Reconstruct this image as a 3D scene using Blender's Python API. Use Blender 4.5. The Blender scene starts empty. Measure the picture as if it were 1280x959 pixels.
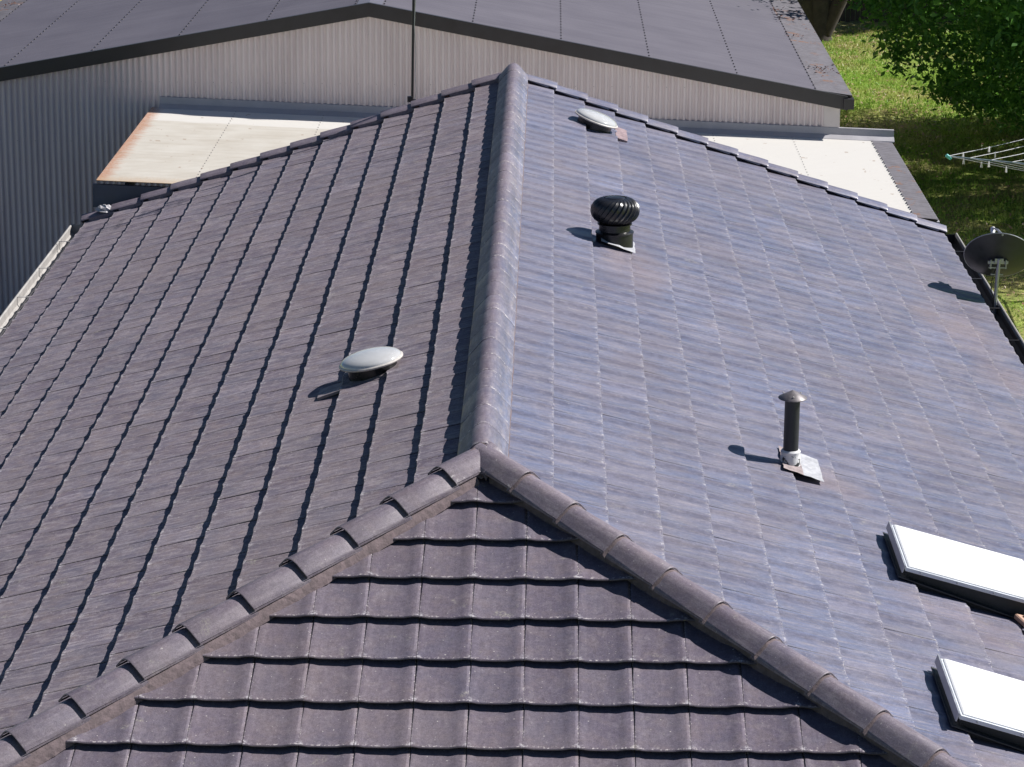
import bpy, bmesh, math, random
import numpy as np
from mathutils import Matrix, Vector

random.seed(7)
rng = np.random.default_rng(7)
SC = bpy.context.scene
COL = SC.collection
ZR = 4.0                     # height of the ridge line above the ground

# ------------------------------------------------------------------ camera
cam_d = bpy.data.cameras.new('camera')
cam = bpy.data.objects.new('camera', cam_d)
COL.objects.link(cam)
SC.camera = cam
cam_d.sensor_width = 36.0
cam_d.sensor_fit = 'HORIZONTAL'
cam_d.lens = 3432.11 / 1280 * 36
cam_d.clip_start = 0.1
cam_d.clip_end = 2000
YAW, PIT, ROL = -0.0124, 0.2842, 0.0084
CPOS = Vector((0.3764, -15.9048, 5.1355 + ZR))
fw = Vector((math.sin(YAW) * math.cos(PIT), math.cos(YAW) * math.cos(PIT), -math.sin(PIT)))
rt0 = Vector((math.cos(YAW), -math.sin(YAW), 0))
up0 = rt0.cross(fw)
rt = math.cos(ROL) * rt0 + math.sin(ROL) * up0
up = -math.sin(ROL) * rt0 + math.cos(ROL) * up0
cam.matrix_world = Matrix(((rt.x, up.x, -fw.x, CPOS.x), (rt.y, up.y, -fw.y, CPOS.y),
                           (rt.z, up.z, -fw.z, CPOS.z), (0, 0, 0, 1)))

def project(P):
    d = Vector(P) - CPOS
    dz = d.dot(fw)
    return 640 + 3432.11 * d.dot(rt) / dz, 479.5 - 3432.11 * d.dot(up) / dz, dz

# ------------------------------------------------------------------ light
SUN_EL, SUN_AZ = math.radians(43), math.radians(18)      # azimuth from +X towards +Y
w = bpy.data.worlds.new("World")
SC.world = w
w.use_nodes = True
nt = w.node_tree
sky = nt.nodes.new('ShaderNodeTexSky')
sky.sky_type = 'NISHITA'
sky.sun_disc = False
sky.sun_elevation = SUN_EL
sky.sun_rotation = math.radians(90) - SUN_AZ
sky.dust_density = 0.5
sky.altitude = 2000
sky.ozone_density = 3.0
nt.links.new(sky.outputs[0], nt.nodes['Background'].inputs[0])
nt.nodes['Background'].inputs[1].default_value = 0.05
sun_d = bpy.data.lights.new('sun', 'SUN')
sun = bpy.data.objects.new('sun', sun_d)
COL.objects.link(sun)
sun_d.energy = 5.0
sun_d.angle = math.radians(0.5)
sun_d.color = (1.0, 0.96, 0.92)
sdir = Vector((math.cos(SUN_EL) * math.cos(SUN_AZ), math.cos(SUN_EL) * math.sin(SUN_AZ), math.sin(SUN_EL)))
sun.rotation_euler = sdir.to_track_quat('Z', 'Y').to_euler()
sun.location = (20, 10, 30)
SC.view_settings.view_transform = 'Standard'
SC.view_settings.look = 'None'
SC.view_settings.exposure = 0.55
SC.view_settings.gamma = 1.0
SC.view_settings.use_curve_mapping = False

# ------------------------------------------------------------------ helpers
def link(name, me, parent=None, mat=None):
    o = bpy.data.objects.new(name, me)
    COL.objects.link(o)
    if mat is not None and me is not None and len(me.materials) == 0:
        me.materials.append(mat)
    if parent is not None:
        o.parent = parent
    return o

def tag(o, label, cat, group=None):
    o['label'] = label
    o['category'] = cat
    if group:
        o['group'] = group
    return o

def empty(name, loc, label, cat, group=None, mat3=None):
    o = bpy.data.objects.new(name, None)
    o.empty_display_size = 0.2
    COL.objects.link(o)
    m = (mat3 or Matrix.Identity(3)).to_4x4()
    m.translation = Vector(loc)
    o.matrix_world = m
    return tag(o, label, cat, group)

def kind(o, k):
    o['kind'] = k
    return o

class MB:
    def __init__(s):
        s.v = []; s.f = []
    def add(s, vs, fs):
        n = len(s.v)
        s.v += [tuple(v) for v in vs]
        s.f += [tuple(i + n for i in f) for f in fs]
        return s
    def box(s, c, d, M=None):
        x, y, z = [a / 2 for a in d]
        vs = [Vector((sx * x, sy * y, sz * z)) for sx in (-1, 1) for sy in (-1, 1) for sz in (-1, 1)]
        if M is not None:
            vs = [M @ v for v in vs]
        vs = [v + Vector(c) for v in vs]
        return s.add(vs, [(0, 1, 3, 2), (4, 6, 7, 5), (0, 4, 5, 1), (2, 3, 7, 6), (0, 2, 6, 4), (1, 5, 7, 3)])
    def quad(s, a, b, c, d):
        return s.add([a, b, c, d], [(0, 1, 2, 3)])
    def tube(s, pts, rads, n=12, caps=True):
        pts = [Vector(p) for p in pts]
        if not isinstance(rads, (list, tuple)):
            rads = [rads] * len(pts)
        rings = []
        for i, p in enumerate(pts):
            d = (pts[min(i + 1, len(pts) - 1)] - pts[max(i - 1, 0)]).normalized()
            a = Vector((0, 0, 1)) if abs(d.z) < 0.95 else Vector((1, 0, 0))
            u = d.cross(a).normalized(); v = d.cross(u)
            rings.append([p + rads[i] * (math.cos(2 * math.pi * k / n) * u + math.sin(2 * math.pi * k / n) * v) for k in range(n)])
        b = len(s.v)
        for r in rings:
            s.v += [tuple(q) for q in r]
        for i in range(len(rings) - 1):
            for k in range(n):
                k2 = (k + 1) % n
                s.f.append((b + i * n + k, b + i * n + k2, b + (i + 1) * n + k2, b + (i + 1) * n + k))
        if caps:
            s.f.append(tuple(b + k for k in range(n))[::-1])
            s.f.append(tuple(b + (len(rings) - 1) * n + k for k in range(n)))
        return s
    def lathe(s, prof, n=32, c=(0, 0, 0), M=None):
        b = len(s.v)
        for r, z in prof:
            for k in range(n):
                a = 2 * math.pi * k / n
                v = Vector((r * math.cos(a), r * math.sin(a), z))
                if M is not None:
                    v = M @ v
                s.v.append(tuple(v + Vector(c)))
        for i in range(len(prof) - 1):
            for k in range(n):
                k2 = (k + 1) % n
                s.f.append((b + i * n + k, b + i * n + k2, b + (i + 1) * n + k2, b + (i + 1) * n + k))
        return s
    def mesh(s, name, smooth=False):
        me = bpy.data.meshes.new(name)
        me.from_pydata(s.v, [], s.f)
        me.update()
        if smooth:
            me.polygons.foreach_set('use_smooth', [True] * len(me.polygons))
            try:
                me.set_sharp_from_angle(angle=math.radians(40))
            except Exception:
                pass
        return me
    def build(s, name, mat, parent=None, smooth=False):
        return link(name, s.mesh(name, smooth), parent, mat)

# ------------------------------------------------------------------ materials
class NT:
    """tiny node-graph writer"""
    def __init__(s, name):
        s.m = bpy.data.materials.new(name)
        s.m.use_nodes = True
        s.t = s.m.node_tree
        s.b = s.t.nodes['Principled BSDF']
    def n(s, typ, **kw):
        nd = s.t.nodes.new(typ)
        for k, v in kw.items():
            if k.startswith('i_'):
                nd.inputs[k[2:].replace('_', ' ')].default_value = v
            else:
                setattr(nd, k, v)
        return nd
    def l(s, a, b):
        s.t.links.new(a, b)
    def val(s, x, sock):
        if hasattr(x, 'is_linked') or hasattr(x, 'links'):
            s.l(x, sock)
        else:
            sock.default_value = x
    def math(s, op, a, b=0.0, c=0.0):
        nd = s.n('ShaderNodeMath', operation=op)
        s.val(a, nd.inputs[0]); s.val(b, nd.inputs[1]); s.val(c, nd.inputs[2])
        return nd.outputs[0]
    def ramp(s, x, lo, hi, a=0.0, b=1.0, smooth=False):
        nd = s.n('ShaderNodeMapRange')
        if smooth:
            nd.interpolation_type = 'SMOOTHSTEP'
        s.val(x, nd.inputs[0])
        for i, v in enumerate((lo, hi, a, b)):
            nd.inputs[i + 1].default_value = v
        return nd.outputs[0]
    def mix(s, f, a, b):
        nd = s.n('ShaderNodeMix', data_type='RGBA')
        s.val(f, nd.inputs[0])
        for x, i in ((a, 6), (b, 7)):
            if isinstance(x, tuple):
                nd.inputs[i].default_value = (*x, 1) if len(x) == 3 else x
            else:
                s.l(x, nd.inputs[i])
        return nd.outputs[2]
    def noise(s, vec, scale, detail=4, rough=0.55, dist=0.0):
        nd = s.n('ShaderNodeTexNoise')
        nd.inputs['Scale'].default_value = scale
        nd.inputs['Detail'].default_value = detail
        nd.inputs['Roughness'].default_value = rough
        nd.inputs['Distortion'].default_value = dist
        if vec is not None:
            s.l(vec, nd.inputs['Vector'])
        return nd.outputs['Fac']
    def pos(s):
        return s.n('ShaderNodeNewGeometry').outputs['Position']
    def scalevec(s, vec, sc, off=None):
        nd = s.n('ShaderNodeMapping')
        s.l(vec, nd.inputs['Vector'])
        nd.inputs['Scale'].default_value = sc
        if off is not None:
            s.l(off, nd.inputs['Location'])
        return nd.outputs[0]
    def bump(s, h, strength, dist=0.01):
        nd = s.n('ShaderNodeBump')
        nd.inputs['Strength'].default_value = strength
        nd.inputs['Distance'].default_value = dist
        s.l(h, nd.inputs['Height'])
        s.l(nd.outputs[0], s.b.inputs['Normal'])
    def out(s, color=None, rough=None, metal=None, spec=None):
        for k, x in (('Base Color', color), ('Roughness', rough), ('Metallic', metal), ('Specular IOR Level', spec)):
            if x is None:
                continue
            if isinstance(x, tuple):
                s.b.inputs[k].default_value = (*x, 1)
            elif isinstance(x, (int, float)):
                s.b.inputs[k].default_value = x
            else:
                s.l(x, s.b.inputs[k])
        return s.m

def simple(name, col, rough=0.6, metal=0.0, var=0.25, scale=6.0, bump=0.0, spec=None, fine=80.0):
    g = NT(name)
    p = g.pos()
    a = g.noise(p, scale, 5, 0.6)
    b = g.noise(p, fine, 3, 0.6)
    f = g.math('ADD', g.ramp(a, 0.3, 0.7, 0, 0.75), g.ramp(b, 0.3, 0.7, 0, 0.25))
    lo = tuple(c * (1 - var) for c in col); hi = tuple(min(1, c * (1 + var)) for c in col)
    if bump:
        g.bump(b, bump, 0.004)
    return g.out(g.mix(f, lo, hi), g.ramp(a, 0.3, 0.7, max(0.05, rough - 0.08), min(1, rough + 0.08)), metal, spec)

# stains that run-off and rust have left on the tiles: x, y, radius along x, radius along y
STAINS = [(2.30, 2.30, 0.42, 0.30), (1.12, 6.6, 0.30, 1.0), (4.2, 8.9, 0.45, 0.9), (3.1, 0.35, 0.6, 0.28),
          (3.3, 0.05, 0.5, 0.3), (3.1, -2.1, 0.6, 0.25), (4.5, 7.6, 0.35, 0.6)]

def tile_material(name, cap=False):
    g = NT(name)
    p = g.pos()
    uv = g.n('ShaderNodeUVMap').outputs[0]
    sep = g.n('ShaderNodeSeparateXYZ'); g.l(uv, sep.inputs[0])
    U, V = sep.outputs[0], sep.outputs[1]
    orand = g.n('ShaderNodeObjectInfo').outputs['Random']
    irand = g.n('ShaderNodeNewGeometry').outputs['Random Per Island']
    r = g.math('FRACT', g.math('ADD', g.math('MULTIPLY', orand, 7.31), g.math('MULTIPLY', irand, 13.7)))
    r2 = g.math('FRACT', g.math('MULTIPLY', r, 37.7))
    offv = g.n('ShaderNodeCombineXYZ'); g.l(g.math('MULTIPLY', r, 31), offv.inputs[0]); g.l(g.math('MULTIPLY', r2, 17), offv.inputs[1])
    tuv = g.scalevec(uv, (0.3, 0.4, 1), offv.outputs[0])
    big = g.noise(p, 0.55, 3, 0.55)
    mid = g.noise(p, 2.6, 5, 0.62, 0.4)
    blot = g.noise(tuv, 9.0, 5, 0.62, 0.6)
    streak = g.noise(g.scalevec(tuv, (34, 5, 1)), 1.0, 4, 0.6)
    fine = g.noise(p, 160, 3, 0.7)
    purple = (0.122, 0.102, 0.132); tan = (0.200, 0.160, 0.156); blue = (0.095, 0.098, 0.138); pale = (0.285, 0.255, 0.275)
    c = g.mix(g.ramp(r, 0, 1), purple, (0.154, 0.134, 0.162))
    c = g.mix(g.math('MULTIPLY', g.ramp(blot, 0.45, 0.66), 0.6), c, tan)
    c = g.mix(g.math('MULTIPLY', g.ramp(g.noise(p, 11, 5, 0.7, 0.8), 0.50, 0.68), 0.5), c, pale)
    sx0 = g.n('ShaderNodeSeparateXYZ'); g.l(p, sx0.inputs[0])
    c = g.mix(g.math('MULTIPLY', g.ramp(mid, 0.50, 0.66), 0.5), c, blue)
    # right-hand slope: bluish sky sheen painted into the tile colour
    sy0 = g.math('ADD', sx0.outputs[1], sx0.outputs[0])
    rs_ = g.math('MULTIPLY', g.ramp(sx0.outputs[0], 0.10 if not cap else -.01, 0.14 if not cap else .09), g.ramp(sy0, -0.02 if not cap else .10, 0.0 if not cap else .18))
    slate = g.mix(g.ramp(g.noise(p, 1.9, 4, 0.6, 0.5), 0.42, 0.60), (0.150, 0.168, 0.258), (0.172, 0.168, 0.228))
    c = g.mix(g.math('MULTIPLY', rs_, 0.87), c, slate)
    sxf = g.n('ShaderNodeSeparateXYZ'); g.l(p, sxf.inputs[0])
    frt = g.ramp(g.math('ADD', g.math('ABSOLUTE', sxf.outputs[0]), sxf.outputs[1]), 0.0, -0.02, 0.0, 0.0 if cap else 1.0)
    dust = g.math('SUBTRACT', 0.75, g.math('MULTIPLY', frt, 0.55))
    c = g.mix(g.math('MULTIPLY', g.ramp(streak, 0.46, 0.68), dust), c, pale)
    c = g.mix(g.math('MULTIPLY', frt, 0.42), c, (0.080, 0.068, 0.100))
    strk2 = g.noise(g.scalevec(tuv, (70, 9, 1)), 1.0, 4, 0.7)
    c = g.mix(g.math('MULTIPLY', g.ramp(strk2, 0.52, 0.30), 0.38), c, (0.085, 0.070, 0.088))
    # soft shading of the roll, painted as an uneven dark band on each tile
    roll_shade = g.math('MULTIPLY', g.ramp(U, 0.50, 0.70, 0, 1, True), g.ramp(U, 0.93, 0.80, 0, 1, True))
    roll_shade = g.math('MULTIPLY', roll_shade, g.ramp(g.noise(tuv, 16, 4, 0.6), 0.3, 0.6, 0.25, 1.0))
    c = g.mix(g.math('MULTIPLY', roll_shade, g.math('ADD', 0.24, g.math('MULTIPLY', rs_, 0.32))), c, (0.070, 0.066, 0.095))
    c = g.mix(g.math('MULTIPLY', g.ramp(big, 0.45, 0.65), 0.25), c, tan)
    # wear along the nose and side laps, lime specks
    edge = g.math('MAXIMUM', g.ramp(V, 0.06, 0.0), g.math('MULTIPLY', g.math('MAXIMUM', g.ramp(U, 0.03, 0.0), g.ramp(U, 0.972, 1.0)), 0.75))
    wear = g.math('MULTIPLY', edge, g.ramp(g.noise(g.scalevec(tuv, (48, 48, 1)), 1.0, 3, 0.7), 0.54, 0.62))
    c = g.mix(g.math('MULTIPLY', wear, 0.85 if not cap else 0.25), c, (0.52, 0.48, 0.47))
    if cap:
        c = g.mix(g.math('MULTIPLY', g.math('SUBTRACT', 1.0, rs_), 0.38), c, (0.172, 0.140, 0.176))
        lap = g.math('MULTIPLY', g.math('MULTIPLY', g.ramp(V, 0.10, 0.03), g.ramp(g.math('ABSOLUTE', sx0.outputs[0]), .19, .17)), g.ramp(g.noise(p, 38, 3, 0.7), 0.52, 0.62))
        c = g.mix(g.math('MULTIPLY', lap, 0.8), c, (0.48, 0.45, 0.44))
    corner = g.math('MULTIPLY', g.ramp(V, 0.11, 0.03), g.math('MAXIMUM', g.ramp(U, 0.09, 0.02), g.ramp(U, 0.91, 0.98)))
    corner = g.math('MULTIPLY', corner, g.ramp(g.noise(p, 48, 3, 0.6), 0.46, 0.60))
    if not cap:
        c = g.mix(g.math('MULTIPLY', corner, 0.65), c, (0.58, 0.56, 0.58))
    speck = g.ramp(g.noise(tuv, 55, 2, 0.5), 0.70, 0.76)
    c = g.mix(g.math('MULTIPLY', speck, 0.75), c, (0.5, 0.47, 0.44))
    lich = g.math('MULTIPLY', g.ramp(g.noise(p, 7.0, 2, 0.5), 0.66, 0.76), g.ramp(g.noise(p, 70, 3, 0.7), 0.45, 0.6))
    c = g.mix(g.math('MULTIPLY', lich, 0.5), c, (0.36, 0.34, 0.28))
    # rust-coloured run-off stains
    sx = g.n('ShaderNodeSeparateXYZ'); g.l(p, sx.inputs[0])
    st = None
    for (x, y, rx, ry) in STAINS:
        dx = g.math('POWER', g.math('ABSOLUTE', g.math('DIVIDE', g.math('SUBTRACT', sx.outputs[0], x), rx)), 2.0)
        dy = g.math('POWER', g.math('ABSOLUTE', g.math('DIVIDE', g.math('SUBTRACT', sx.outputs[1], y), ry)), 2.0)
        s_ = g.ramp(g.math('ADD', dx, dy), 1.3, 0.0, 0, 1, True)
        st = s_ if st is None else g.math('MAXIMUM', st, s_)
    st = g.math('MULTIPLY', st, g.ramp(g.noise(p, 5.0, 4, 0.6), 0.3, 0.6, 0.35, 0.95))
    c = g.mix(g.math('MULTIPLY', st, 0.4), c, (0.15, 0.098, 0.095))
    tv_ = g.math('ADD', g.ramp(r2, 0, 1, 0.94, 1.06), g.ramp(r2, 0.96, 0.98, 0.0, 0.09))
    fd = g.math('MULTIPLY', tv_, g.math('MULTIPLY', g.ramp(fine, 0.3, 0.7, 0.74, 1.28), g.ramp(g.noise(p, 42, 4, 0.7), 0.3, 0.7, 0.84, 1.18)))
    hs = g.n('ShaderNodeHueSaturation'); g.l(c, hs.inputs['Color']); g.l(fd, hs.inputs['Value'])
    c = hs.outputs[0]
    # the glossy tile coating is worn off in patches
    gl = g.ramp(g.noise(p, 1.6, 4, 0.6, 0.5), 0.35, 0.65)
    rough = g.math('ADD', g.math('MULTIPLY', gl, 0.20), g.math('MULTIPLY', st, 0.2))
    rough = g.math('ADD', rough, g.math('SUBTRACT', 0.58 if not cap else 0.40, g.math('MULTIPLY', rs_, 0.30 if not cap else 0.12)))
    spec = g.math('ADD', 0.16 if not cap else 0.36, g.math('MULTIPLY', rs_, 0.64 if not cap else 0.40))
    h = g.math('ADD', g.math('MULTIPLY', fine, 0.5), g.math('MULTIPLY', g.noise(p, 30, 4, 0.6), 0.6))
    g.bump(h, 0.35, 0.0035)
    return g.out(c, rough, 0.0, spec)

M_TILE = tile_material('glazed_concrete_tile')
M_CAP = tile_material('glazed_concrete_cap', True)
M_MORTAR = simple('bedding_mortar', (0.140, 0.106, 0.112), 0.9, var=0.4, scale=25, bump=0.6)
M_SARK = simple('roof_underlay', (0.035, 0.032, 0.036), 0.9)
M_CREAM = simple('cream_gutter_paint', (0.34, 0.325, 0.31), 0.5, var=0.18, scale=9)
M_BRICK = simple('house_brick', (0.28, 0.17, 0.12), 0.85, var=0.3, scale=14)
M_DARKSTEEL = simple('charcoal_painted_steel', (0.030, 0.027, 0.030), 0.42, var=0.2)
M_BLACK = simple('black_painted_steel', (0.012, 0.012, 0.014), 0.30, 0.0, var=0.3, scale=12, spec=0.6)
M_GALV = simple('galvanised_steel', (0.42, 0.43, 0.46), 0.42, 0.75, var=0.2, scale=18)
M_LEAD = simple('lead_flashing', (0.40, 0.405, 0.43), 0.55, 0.1, var=0.25, scale=22, bump=0.3)
M_FLASH = simple('grey_flashing', (0.40, 0.39, 0.41), 0.5, 0.1, var=0.12, scale=5)
M_BEAM = simple('blue_grey_beam_paint', (0.060, 0.075, 0.105), 0.6, var=0.2)
M_WHITE = simple('white_painted_frame', (0.78, 0.79, 0.82), 0.4, var=0.08)

def g_mesh_material():
    g = NT('leaf_guard_mesh')
    p = g.pos()
    a = g.noise(p, 5, 5, 0.65)
    b = g.noise(g.scalevec(p, (8, 60, 8)), 1.0, 3, 0.6)
    c = g.mix(a, (0.09, 0.085, 0.10), (0.22, 0.21, 0.235))
    c = g.mix(g.math('MULTIPLY', g.ramp(b, 0.5, 0.7), 0.5), c, (0.09, 0.08, 0.08))
    c = g.mix(g.ramp(g.noise(p, 3.2, 6, 0.7), 0.58, 0.66), c, (0.20, 0.115, 0.085))
    g.bump(b, 0.6, 0.01)
    return g.out(c, 0.7, 0.2)
M_GUARD = g_mesh_material()

def shed_roof_material():
    g = NT('grey_roof_sheeting')
    p = g.pos()
    a = g.noise(p, 1.3, 4, 0.5)
    b = g.noise(g.scalevec(p, (0.7, 9, 1)), 1.0, 4, 0.6)
    f = g.math('ADD', g.math('MULTIPLY', a, 0.5), g.math('MULTIPLY', b, 0.5))
    c = g.mix(g.ramp(f, 0.35, 0.65), (0.128, 0.120, 0.145), (0.165, 0.155, 0.182))
    c = g.mix(g.ramp(g.noise(p, 90, 3, 0.6), 0.68, 0.74, 0, 0.5), c, (0.10, 0.09, 0.09))
    return g.out(c, 0.42, 0.0, 0.5)
M_SHEDROOF = shed_roof_material()

def shed_wall_material():
    g = NT('stone_coloured_wall_sheeting')
    p = g.pos()
    a = g.noise(g.scalevec(p, (3, 3, 0.5)), 1.0, 5, 0.6)
    c = g.mix(g.ramp(a, 0.3, 0.7), (0.62, 0.54, 0.54), (0.74, 0.66, 0.655))
    c = g.mix(g.ramp(g.noise(p, 60, 3, 0.6), 0.70, 0.75, 0, 0.5), c, (0.25, 0.22, 0.2))
    return g.out(c, 0.38, 0.0, 0.5)
M_SHEDWALL = shed_wall_material()

def awning_material():
    g = NT('weathered_white_sheeting')
    p = g.pos()
    s = g.n('ShaderNodeSeparateXYZ'); g.l(p, s.inputs[0])
    X, Y = s.outputs[0], s.outputs[1]
    n1 = g.noise(p, 2.2, 5, 0.6)
    n2 = g.noise(g.scalevec(p, (1.0, 14, 1)), 1.0, 4, 0.6)
    n3 = g.noise(p, 40, 4, 0.65)
    dirt = g.math('ADD', g.math('MULTIPLY', n1, 0.55), g.math('MULTIPLY', n2, 0.45))
    c = g.mix(g.ramp(dirt, 0.38, 0.66), (0.58, 0.55, 0.49), (0.49, 0.45, 0.385))
    # cleaner white paint on the sheets of the right half and next to the wall
    wob = g.math('MULTIPLY', g.math('SUBTRACT', n1, 0.5), 0.25)
    clean = g.math('MAXIMUM', g.ramp(X, 0.2, 1.6), g.ramp(g.math('ADD', g.math('ADD', Y, wob), g.math('MULTIPLY', X, 0.04)), 17.20, 17.28))
    c = g.mix(g.math('MULTIPLY', clean, 0.9), c, (0.66, 0.64, 0.60))
    # rust creeping in from the left ends of the sheets
    e = g.math('ADD', g.math('SUBTRACT', X, -4.62), g.math('MULTIPLY', g.math('SUBTRACT', g.noise(g.scalevec(p, (3, 60, 1)), 1.0, 4, 0.75), 0.5), 0.40))
    rust = g.math('MULTIPLY', g.ramp(e, 0.17, 0.05), g.ramp(n3, 0.3, 0.55, 0.5, 1.0))
    c = g.mix(g.math('MULTIPLY', rust, 0.8), c, (0.42, 0.19, 0.10))
    fe = g.math('ADD', g.math('SUBTRACT', Y, 13.82), g.math('MULTIPLY', g.math('SUBTRACT', n3, 0.5), 0.5))
    c = g.mix(g.math('MULTIPLY', g.math('MULTIPLY', g.ramp(fe, 0.35, 0.0), g.ramp(X, 0.0, -1.0)), 0.55), c, (0.46, 0.30, 0.16))
    c = g.mix(g.math('MULTIPLY', g.ramp(g.noise(p, 9, 2, 0.5), 0.70, 0.73), 0.6), c, (0.34, 0.25, 0.18))
    return g.out(c, 0.45, 0.0, 0.5)
M_AWN = awning_material()

def ground_material():
    g = NT('lawn_soil_and_turf')
    p = g.pos()
    a = g.noise(p, 0.35, 4, 0.6); b = g.noise(p, 2.5, 5, 0.65); c3 = g.noise(p, 24, 4, 0.7)
    c = g.mix(g.ramp(b, 0.35, 0.65), (0.15, 0.25, 0.035), (0.24, 0.34, 0.06))
    c = g.mix(g.math('MULTIPLY', g.ramp(a, 0.44, 0.58), 0.75), c, (0.36, 0.30, 0.14))
    c = g.mix(g.math('MULTIPLY', g.ramp(g.noise(p, 0.8, 5, 0.7), 0.60, 0.70), 0.8), c, (0.26, 0.18, 0.12))
    hs = g.n('ShaderNodeHueSaturation'); g.l(c, hs.inputs['Color']); g.l(g.ramp(c3, 0.3, 0.7, 0.6, 1.35), hs.inputs['Value'])
    g.bump(c3, 0.8, 0.05)
    return g.out(hs.outputs[0], 0.95, 0.0, 0.1)
M_GROUND = ground_material()

def leaf_material(name, c1, c2, c3, trans=0.35):
    g = NT(name)
    ir = g.n('ShaderNodeNewGeometry').outputs['Random Per Island']
    n = g.noise(g.pos(), 0.9, 3, 0.6)
    c = g.mix(g.ramp(ir, 0, 1), c1, c2)
    c = g.mix(g.ramp(n, 0.45, 0.65, 0, 0.8), c, c3)
    g.out(c, 0.45, 0.0, 0.4)
    if trans:
        tr = g.n('ShaderNodeBsdfTranslucent'); g.l(c, tr.inputs[0])
        mx = g.n('ShaderNodeMixShader'); mx.inputs[0].default_value = trans
        g.l(g.b.outputs[0], mx.inputs[1]); g.l(tr.outputs[0], mx.inputs[2])
        g.l(mx.outputs[0], g.t.nodes['Material Output'].inputs[0])
    return g.m
M_LEAF = leaf_material('broad_green_leaves', (0.065, 0.18, 0.032), (0.13, 0.31, 0.05), (0.19, 0.40, 0.06), 0.55)
M_LEAF2 = leaf_material('dark_green_leaves', (0.025, 0.055, 0.014), (0.045, 0.085, 0.02), (0.05, 0.09, 0.02))
M_GRASS = leaf_material('grass_blades', (0.20, 0.36, 0.05), (0.32, 0.48, 0.08), (0.46, 0.44, 0.16), 0.3)
M_LITTER = leaf_material('fallen_leaves', (0.22, 0.12, 0.07), (0.36, 0.24, 0.14), (0.42, 0.33, 0.22), 0.0)
M_RLITTER = leaf_material('red_brown_leaves', (0.10, 0.045, 0.035), (0.17, 0.085, 0.06), (0.13, 0.065, 0.05), 0.0)
M_BARK = simple('tree_bark', (0.050, 0.040, 0.034), 0.95, var=0.5, scale=7, bump=0.8, fine=30)

# ------------------------------------------------------------------ ground
g = MB()
N = 60
xs = np.concatenate([np.linspace(-400, -30, 8), np.linspace(-25, 30, 45), np.linspace(40, 400, 8)])
ys = np.concatenate([np.linspace(-400, -30, 8), np.linspace(-25, 70, 70), np.linspace(80, 600, 9)])
vs = []
for y in ys:
    for x in xs:
        z = 0.05 * math.sin(x * 0.7 + 1.3) * math.cos(y * 0.45) if (x > 5.5 or y > 38) and abs(x) < 35 and 0 < y < 75 else 0.0
        vs.append((x, y, z - 0.03))
nx = len(xs)
fs = [(j * nx + i, j * nx + i + 1, (j + 1) * nx + i + 1, (j + 1) * nx + i) for j in range(len(ys) - 1) for i in range(nx - 1)]
g.add(vs, fs)
kind(g.build('ground', M_GROUND, smooth=True), 'structure')

M_ADDED_PAVING = simple('added_concrete_paving', (0.13, 0.128, 0.135), 0.85, var=0.25, scale=2.5)
pv = MB(); pv.box((-7.4, 3.4, -.01), (25.2, 29.6, .06)); kind(pv.build('added_paving', M_ADDED_PAVING), 'structure')  # unseen grey paving, added to keep green bounce off the shed wall

# ------------------------------------------------------------------ house
PITCH = 0.345
cP, sP, tP = math.cos(PITCH), math.sin(PITCH), math.tan(PITCH)
GA, TW, TT = 0.3522, 0.30, 0.039
LEN = 13.69
SIDES = {
    'right': dict(eu=Vector((0, 1, 0)), ed=Vector((cP, 0, -sP)), n=Vector((sP, 0, cP)), s0=0.468, ph=0.21),
    'left': dict(eu=Vector((0, -1, 0)), ed=Vector((-cP, 0, -sP)), n=Vector((-sP, 0, cP)), s0=0.445, ph=0.10),
    'front': dict(eu=Vector((1, 0, 0)), ed=Vector((0, -cP, -sP)), n=Vector((0, -sP, cP)), s0=0.405, ph=-0.018),
}
APEX = Vector((0, 0, ZR))
NROW = 14

house = empty('house', (0, 0, 0), 'tile roofed house with dark grey purple concrete tiles filling the foreground', 'house')

# roof deck under the tiles
S_E = 5.0
ex = S_E * cP
dk = MB()
def pt(x, y, h=0.0):
    m = max(abs(x), -y)
    return (x, y, ZR - m * tP + h)
H0 = -0.055
dk.add([pt(0, 0, H0), pt(0, LEN - .05, H0), pt(ex, LEN - .05, H0), pt(ex, -ex, H0), pt(-ex, -ex, H0), pt(-ex, LEN - .05, H0)],
       [(0, 3, 2, 1), (0, 1, 5, 4), (0, 4, 3)])
H1 = -0.10
dk.add([pt(0, 0, H1), pt(0, LEN - .05, H1), pt(ex, LEN - .05, H1), pt(ex, -ex, H1), pt(-ex, -ex, H1), pt(-ex, LEN - .05, H1)],
       [(0, 1, 2, 3), (0, 4, 5, 1), (0, 3, 4)])
dk.add([pt(ex, LEN - .05, H0), pt(ex, -ex, H0), pt(ex, -ex, H1), pt(ex, LEN - .05, H1)], [(0, 1, 2, 3)])
dk.add([pt(-ex, LEN - .05, H0), pt(-ex, -ex, H0), pt(-ex, -ex, H1), pt(-ex, LEN - .05, H1)], [(3, 2, 1, 0)])
dk.add([pt(ex, -ex, H0), pt(-ex, -ex, H0), pt(-ex, -ex, H1), pt(ex, -ex, H1)], [(0, 1, 2, 3)])
roof = dk.build('roof', M_SARK, house)

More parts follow.
